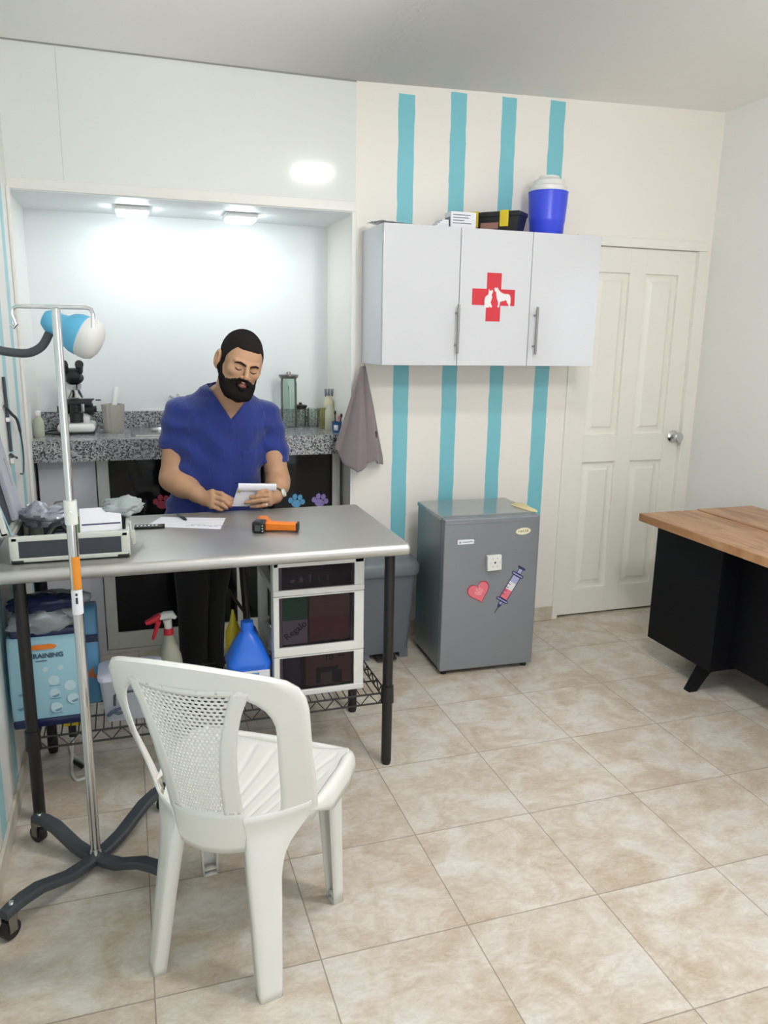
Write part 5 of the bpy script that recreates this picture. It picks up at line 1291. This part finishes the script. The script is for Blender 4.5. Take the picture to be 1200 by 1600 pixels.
RF = [[(-.100, 1.392, .957), (-.066, 1.366, .954), (-.044, 1.358, .936), (-.029, 1.361, .918)],
      [(-.098, 1.379, .940), (-.064, 1.352, .934), (-.044, 1.350, .917), (-.034, 1.360, .905)],
      [(-.100, 1.373, .922), (-.070, 1.349, .915), (-.054, 1.352, .902), (-.048, 1.364, .896)],
      [(-.106, 1.375, .906), (-.084, 1.356, .899), (-.071, 1.360, .893), (-.064, 1.370, .892)]]
RT = [(-.098, 1.412, .950), (-.064, 1.398, .945), (-.022, 1.388, .925)]
LF = [[(.120, 1.366, .957), (.102, 1.348, .962), (.086, 1.346, .959), (.072, 1.350, .955)],
      [(.118, 1.357, .941), (.090, 1.338, .946), (.065, 1.342, .942), (.043, 1.352, .938)],
      [(.117, 1.354, .924), (.082, 1.336, .927), (.050, 1.343, .922), (.022, 1.355, .917)],
      [(.118, 1.360, .908), (.090, 1.345, .905), (.066, 1.350, .901), (.046, 1.361, .898)]]
LT = [(.135, 1.398, .952), (.112, 1.392, .968), (.082, 1.386, .968)]
hand(WRR, RF, RT); hand(WRL, LF, LT)
hb = from_head(np.array([[x, y, z] for x in (-.11, .11) for y in (-.14, .14) for z in (-.13, .14)]))
B.add(lambda P: head_sdf(to_head(P))*HS, hb.min(0), hb.max(0), .018)
B.add(lambda P: ear_sdf(to_head(P))*HS, hb.min(0), hb.max(0), .004)
vs, q = B.mesh()
cen = to_head(vs[q].mean(1).astype(np.float32))
lip = ((cen[:, 0]/.0215)**2 + ((cen[:, 1]+.0665)/.0095)**2 < 1) & (cen[:, 2] > .085)
np_mesh('body', vs, q, [M['skin'], M['lips']], man, lip.astype(int))
del B
# radial casts on the head for hair, beard, brows
def cast(dirs, org=(0, -.02, 0)):
    o = np.array(org, np.float32); r = np.full(len(dirs), .02, np.float32); hi = np.full(len(dirs), .17, np.float32); lo = np.zeros(len(dirs), np.float32)
    for _ in range(26):
        r = (lo+hi)/2; s_ = head_sdf((o + dirs*r[:, None]).astype(np.float32)) < 0
        lo = np.where(s_, r, lo); hi = np.where(s_, hi, r)
    return r
def ss(a, b, x): return (lambda t: t*t*(3-2*t))(np.clip((x-a)/(b-a), 0, 1))
def head_shell(name, fmask, thick, m, nu=220, nv=150, skip=.02, jit=0):
    th = np.linspace(0, np.pi, nv+1); ph = np.linspace(0, 2*np.pi, nu, endpoint=False)
    T_, Ph = np.meshgrid(th, ph, indexing='ij'); T_ = np.clip(T_, .003, np.pi-.003)
    D = np.stack([np.sin(T_)*np.sin(Ph), np.cos(T_), np.sin(T_)*np.cos(Ph)], -1).reshape(-1, 3).astype(np.float32)
    o = np.array((0, -.02, 0), np.float32); r = cast(D); p = o + D*r[:, None]
    mk, tk = fmask(p), thick(p)
    rng = np.random.default_rng(3)
    rr_ = r + mk*tk*(1+jit*(rng.random(len(r))-.5)) - (1-mk)*.004
    v = o + D*rr_[:, None]
    i, j = np.meshgrid(np.arange(nv), np.arange(nu), indexing='ij'); a = i*nu+j; b_ = i*nu+(j+1) % nu; c = (i+1)*nu+(j+1) % nu; d = (i+1)*nu+j
    q = np.stack([a, d, c, b_], -1).reshape(-1, 4); q = q[(mk[q].max(1) > skip)]
    used = np.unique(q); remap = np.full(len(v), -1); remap[used] = np.arange(len(used))
    return np_mesh(name, from_head(v[used]), remap[q], [m], man)
def hair_mask(p):
    x, y, z = p[:, 0], p[:, 1], p[:, 2]; ang = np.abs(np.degrees(np.arctan2(x, z)))
    line = np.interp(ang, [0, 22, 36, 46, 56, 64, 76, 90, 100, 112, 180], [.064, .063, .066, .052, .034, .02, -.022, -.026, .01, -.05, -.062])
    return ss(-.004, .004, y-line)
def beard_mask(p):
    x, y, z = p[:, 0], p[:, 1], p[:, 2]; ang = np.abs(np.degrees(np.arctan2(x, z)))
    top = np.interp(ang, [0, 12, 18, 26, 36, 46, 55, 62, 68, 74, 80, 90, 97, 104], [-.044, -.045, -.049, -.054, -.060, -.061, -.056, -.049, -.038, -.018, .0, -.002, -.05, -.12])
    top = top + .0016*np.sin(900*x+300*y) + .0016*np.sin(1300*z-500*y)
    m = ss(-.004, .004, top-y)
    e = (x/.0205)**2 + ((y+.0675)/.0088)**2; m = m*ss(.75, 1.15, e)                      # lips stay bare
    s2 = ((np.abs(x)-.017)/.010)**2 + ((y+.0845)/.0058)**2; m = m*(1-.0*ss(1.2, .6, s2))
    return m
head_shell('hair', hair_mask, lambda p: np.interp(p[:, 1], [-.03, .03, .09], [.002, .004, .0075]), M['shorthair'], jit=.25)
head_shell('beard', beard_mask, lambda p: np.interp(p[:, 1], [-.12, -.095, -.07, -.03, .0], [.020, .017, .010, .0065, .003])*np.where(np.abs(p[:, 1]+.05) < .012, .7, 1), M['hair'], jit=.3)
def front(x, y):
    z = np.linspace(.15, .03, 500, dtype=np.float32); P = np.stack([np.full_like(z, x), np.full_like(z, y), z], -1)
    i = int(np.argmax(head_sdf(P) < 0)); return z[i]
def face_line(name, pts, rad, m, out=.0008):
    b = MB(); b.tube([tuple(from_head((x, y, front(x, y)+out))) for x, y in pts], rad, 8); b.build(name, m, man)
for s in (-1, 1):
    face_line('eyebrow', [(s*.008, .0065), (s*.018, .0105), (s*.031, .0140), (s*.042, .0125), (s*.050, .0080)], [.0026, .0042, .0044, .0036, .001], M['brow'], .0004)
    face_line('eyelash', [(s*.017, -.0105), (s*.024, -.0145), (s*.031, -.0155), (s*.038, -.0138), (s*.0445, -.0085)], [.001, .0019, .0021, .002, .0012], M['hair'], .0004)
face_line('mouth_line', [(-.0195, -.0665), (-.010, -.0658), (0, -.0662), (.010, -.0658), (.0195, -.0665)], [.0006, .001, .0011, .001, .0006], mat('lip_shadow', (96, 52, 48), .6), -.0003)

# scrub top
S = Field((-.37, 1.38, .74), (.31, 1.84, 1.42), .0038)
S.add(lambda P: torso(P, .008), (-.37, 1.38, .74), (.31, 1.84, 1.40))
S.cap((-.012, 1.585, 1.318), (SHR[0]*.8, SHR[1], SHR[2]+.014), .058, .064, .07)
S.cap((-.012, 1.580, 1.312), (SHL[0]*.8, SHL[1], SHL[2]+.014), .056, .058, .07)
def sleeve(Sh, E, t, r0, r1):
    Sh, E = np.array(Sh, np.float32), np.array(E, np.float32); d = E-Sh; L = np.linalg.norm(d); d = d/L; e = Sh + d*L*t
    def fn(P):
        a = (P-Sh) @ d; u = np.clip(a/(L*t), 0, 1); rad = np.linalg.norm(P - Sh - a[..., None]*d, axis=-1)
        rim = .0018*np.exp(-((L*t-.022-a)/.003)**2)
        body = np.where(a < 0, np.linalg.norm(P-Sh, axis=-1)-r0, rad-(r0+(r1-r0)*u)) + rim
        return np.maximum(body, a-L*t)
    m = r0+.03
    S.add(fn, np.minimum(Sh, e)-m, np.maximum(Sh, e)+m, .028)
sleeve((-.186, 1.617, 1.232), (-.236, 1.598, .99), .60, .078, .079)
sleeve((.150, 1.600, 1.212), (.184, 1.555, .968), .72, .072, .066)
# folds
sl, P = S.win((-.37, 1.38, .74), (.31, 1.84, 1.42))
x, y, z = P[..., 0], P[..., 1], P[..., 2]
w = 1.7*(.0032*np.sin(46*x + 22*(z-1.0) + 3*np.sin(9*z)) * np.exp(-((z-.98)/.16)**2)
     + .0030*np.sin(60*(x*.75+.65*z) + 1.2) * np.exp(-((x+.13)**2+(z-1.13)**2)/.012) + .0030*np.sin(60*(-x*.75+.65*z)) * np.exp(-((x-.09)**2+(z-1.12)**2)/.012)
     + .0022*np.sin(75*z+18*x) * (np.abs(x+.02) > .15) + .0014*np.sin(31*x-24*z+11*y))
S.g[sl] += w.astype(np.float32)
# neck band and chest pocket, then the V
ax_, bx_, px_ = (-.010, 1.232), (-.083, 1.352), (.070, 1.322)
def vee(P):
    x, z = P[..., 0], P[..., 2]
    def side(p, q): # signed distance to the line p->q in the xz plane, positive inside the V
        dx, dz = q[0]-p[0], q[1]-p[1]; L = math.hypot(dx, dz); return ((x-p[0])*dz - (z-p[1])*dx)/L
    l = side(ax_, bx_); r = -side(ax_, px_)
    return np.minimum(l, r)          # >0 inside the V
vi = vee(P); frontm = (y < 1.60)
S.g[sl] -= np.where((vi > -.017) & (vi < .01) & frontm & (z > 1.2), .0022, 0).astype(np.float32)
pk = (x > .032) & (x < .118) & (z > .985) & (z < 1.098) & (y < 1.55)
S.g[sl] -= np.where(pk, np.where(z > 1.078, .0030, .0020), 0).astype(np.float32)
S.cut(lambda P: -np.minimum(vee(P), 1.585-P[..., 1]), (-.15, 1.38, 1.2), (.15, 1.6, 1.42))
S.cut(lambda P: np.maximum(np.sqrt(((P[..., 0]+.008)/1.1)**2 + (P[..., 1]-1.568)**2) - .066, 1.305-P[..., 2]), (-.15, 1.45, 1.28), (.15, 1.72, 1.42))
vs, q = S.mesh(); del S
# a light smoothing pass
for _ in range(2):
    acc = np.zeros_like(vs); cnt = np.zeros(len(vs))
    for i in range(4):
        np.add.at(acc, q[:, i], vs[q[:, (i+1) % 4]]); np.add.at(cnt, q[:, i], 1)
    vs = vs*.5 + .5*acc/np.maximum(cnt, 1)[:, None]
np_mesh('scrub_top', vs, q, [M['scrub']], man)

# trousers and shoes
def tr_leg(b, pts):
    rings = []
    for x, y, z, rx, ry in pts: rings.append([(x+rx*cos(2*pi*k/24), y+ry*sin(2*pi*k/24), z) for k in range(24)])
    b.loft(rings)
b = MB()
tr_leg(b, [(-.075, 1.625, .93, .165, .115), (-.08, 1.63, .86, .185, .125), (-.085, 1.64, .80, .18, .12), (-.09, 1.645, .76, .15, .105)])
tr_leg(b, [(-.155, 1.635, .86, .095, .11), (-.165, 1.63, .72, .088, .10), (-.17, 1.62, .56, .078, .088), (-.175, 1.62, .42, .066, .074), (-.178, 1.635, .2, .060, .066), (-.178, 1.64, .075, .058, .065)])
tr_leg(b, [(-.02, 1.645, .86, .095, .11), (-.045, 1.66, .72, .086, .098), (-.075, 1.67, .56, .074, .085), (-.092, 1.68, .42, .063, .072), (-.098, 1.70, .2, .058, .064), (-.10, 1.705, .075, .056, .063)])
b.build('trousers', M['trouser'], man)
for x, y in ((-.18, 1.60), (-.10, 1.665)):
    b = MB(); b.loft([rr(x-.042, x+.042, y-.155, y+.095, .04, 0), rr(x-.046, x+.046, y-.16, y+.1, .044, .012), rr(x-.044, x+.044, y-.15, y+.098, .042, .045), rr(x-.036, x+.036, y-.06, y+.09, .034, .085), rr(x-.034, x+.034, y-.02, y+.085, .03, .10)]); b.build('shoe', M['black'], man)
# wristwatch and ring on his left hand
wd = (V(*WRL)-V(*ELL)).normalized(); wc = V(*WRL) - wd*.012
qm = wd.to_track_quat('Z', 'Y').to_matrix().to_4x4(); qm.translation = wc
b = MB(); b.lathe([(.0295, -.009), (.0325, -.008), (.0325, .008), (.0295, .009), (.0295, -.009)], qm, n=32); ww = b.build('wristwatch', mat('dark_watch_band', (84, 66, 56), .35, .4), man); tag(ww, 'wristwatch with a pale metal case')
ld_ = qm.inverted().to_3x3() @ V(.75, -.62, .2); ld_.z = 0; ld_.normalize()
a_ = math.atan2(ld_.y, ld_.x)
b = MB(); b.cyl(qm @ V(.031*cos(a_), .031*sin(a_), 0), qm @ V(.04*cos(a_), .04*sin(a_), 0), .017, .016, 22); b.build('watch_case', M['white_plastic'], ww)
b = MB(); p, q2 = V(*LF[3][0]), V(*LF[3][1]); p_, q_ = p.lerp(q2, .55), p.lerp(q2, .75); b.cyl(p_, q_, .0108, n=18); b.build('finger_ring', M['chrome'], man)

# the notepad
t = thing('notepad', (.05, 1.37, .9), 'small white notepad with its pages flipped over the top in the man\'s hands', 'notepad')
BLp = V(-.028, 1.384, .899); u_ = V(.148, -.004, -.007); v_ = V(.024, -.020, .088)
un, vn = u_.normalized(), v_.normalized(); nn = un.cross(vn).normalized()
Lu, Lv = u_.length, v_.length
vn = nn.cross(un)
Mn_ = basis(BLp, un, vn, nn)
if nn.y > 0: Mn_ = basis(BLp, un, vn, nn)
sg = -1 if nn.y > 0 else 1                            # sg*nn points at the camera
sh = lambda v: .26*v
b = MB(); rings = []
for zz_ in (-.002, .002): rings.append([Mn_ @ V(x+sh(v), v, zz_*sg*1.0) for x, v in ((0, 0), (Lu, 0), (Lu, Lv), (0, Lv))])
b.loft(rings); b.build('page_block', M['paper'], t)
b = MB(); rings = []
for i in range(9):
    x = lerp(0, Lu, i/8); r_ = []
    for a in range(0, 360, 20):
        r_.append(Mn_ @ V(x+sh(Lv)*.9, Lv-.008+.016*cos(R(a)), sg*(.008+.0075*sin(R(a)))))
    rings.append(r_)
b.loft(rings); b.build('flipped_pages', M['paper'], t)
b = MB(); rings = []
for i in range(5):
    x = lerp(-.002, .006, i/4); rings.append([Mn_ @ V(x+sh(Lv)*.9+.002, Lv-.015+.010*cos(R(a))-.006, sg*(.007+.0092*sin(R(a)))) for a in range(0, 360, 30)])
b.loft(rings); b.build('curled_cover', mat('olive_card', (186, 178, 110), .6), t)
# ------------------------------------------------------------------ daylight, camera, exposure
w = bpy.data.worlds.new('daylight'); scene.world = w; w.use_nodes = True
bg = w.node_tree.nodes['Background']; bg.inputs[0].default_value = (.88, .94, 1, 1); bg.inputs[1].default_value = 1.7
po = bpy.data.lights.new('window_portal', 'AREA'); po.shape = 'RECTANGLE'; po.size = WY1-WY0; po.size_y = WZ1-WZ0; po.cycles.is_portal = True
oo = bpy.data.objects.new('window_portal', po); COL.objects.link(oo); oo.matrix_world = basis((XR+.09, (WY0+WY1)/2, (WZ0+WZ1)/2), V(0, 1, 0), V(0, 0, 1), V(1, 0, 0))
p2 = bpy.data.lights.new('added_doorway_portal', 'AREA'); p2.shape = 'RECTANGLE'; p2.size = DX1-DX0; p2.size_y = DZ1; p2.cycles.is_portal = True
o2 = bpy.data.objects.new('added_doorway_portal', p2); COL.objects.link(o2); o2.matrix_world = basis(((DX0+DX1)/2, YR-.09, DZ1/2), V(-1, 0, 0), V(0, 0, 1), V(0, -1, 0))
p3 = bpy.data.lights.new('side_portal', 'AREA'); p3.shape = 'RECTANGLE'; p3.size = LY1-LY0; p3.size_y = LZ1-LZ0; p3.cycles.is_portal = True
o3 = bpy.data.objects.new('side_portal', p3); COL.objects.link(o3); o3.matrix_world = basis((XL-.09, (LY0+LY1)/2, (LZ0+LZ1)/2), V(0, -1, 0), V(0, 0, 1), V(-1, 0, 0))
cam = bpy.data.cameras.new('camera'); co = bpy.data.objects.new('camera', cam); COL.objects.link(co); scene.camera = co
fpx, pit, rol, yaw, cx_, cy_, cz_ = CAMQ
cam.sensor_fit = 'VERTICAL'; cam.sensor_height = 24.0; cam.lens = fpx/1600*24.0; cam.clip_start = .02
cyw, syw = cos(yaw), sin(yaw)
fw_ = V(-syw*cos(pit), cyw*cos(pit), -sin(pit)); r_ = V(cyw, syw, 0); u_ = r_.cross(fw_)
r2 = r_*cos(rol) + u_*sin(rol); u2_ = -r_*sin(rol) + u_*cos(rol)
co.matrix_world = basis((cx_, cy_, cz_), r2, u2_, -fw_)
scene.view_settings.view_transform = 'Standard'; scene.view_settings.look = 'None'; scene.view_settings.gamma = 1
scene.view_settings.use_curve_mapping = False
scene.view_settings.exposure = 0.48
scene.cycles.max_bounces = 10; scene.cycles.diffuse_bounces = 7; scene.cycles.glossy_bounces = 4; scene.cycles.transmission_bounces = 8; scene.cycles.transparent_max_bounces = 8
scene.cycles.sample_clamp_indirect = 6; scene.cycles.caustics_reflective = False; scene.cycles.caustics_refractive = False
scene.cycles.use_denoising = True
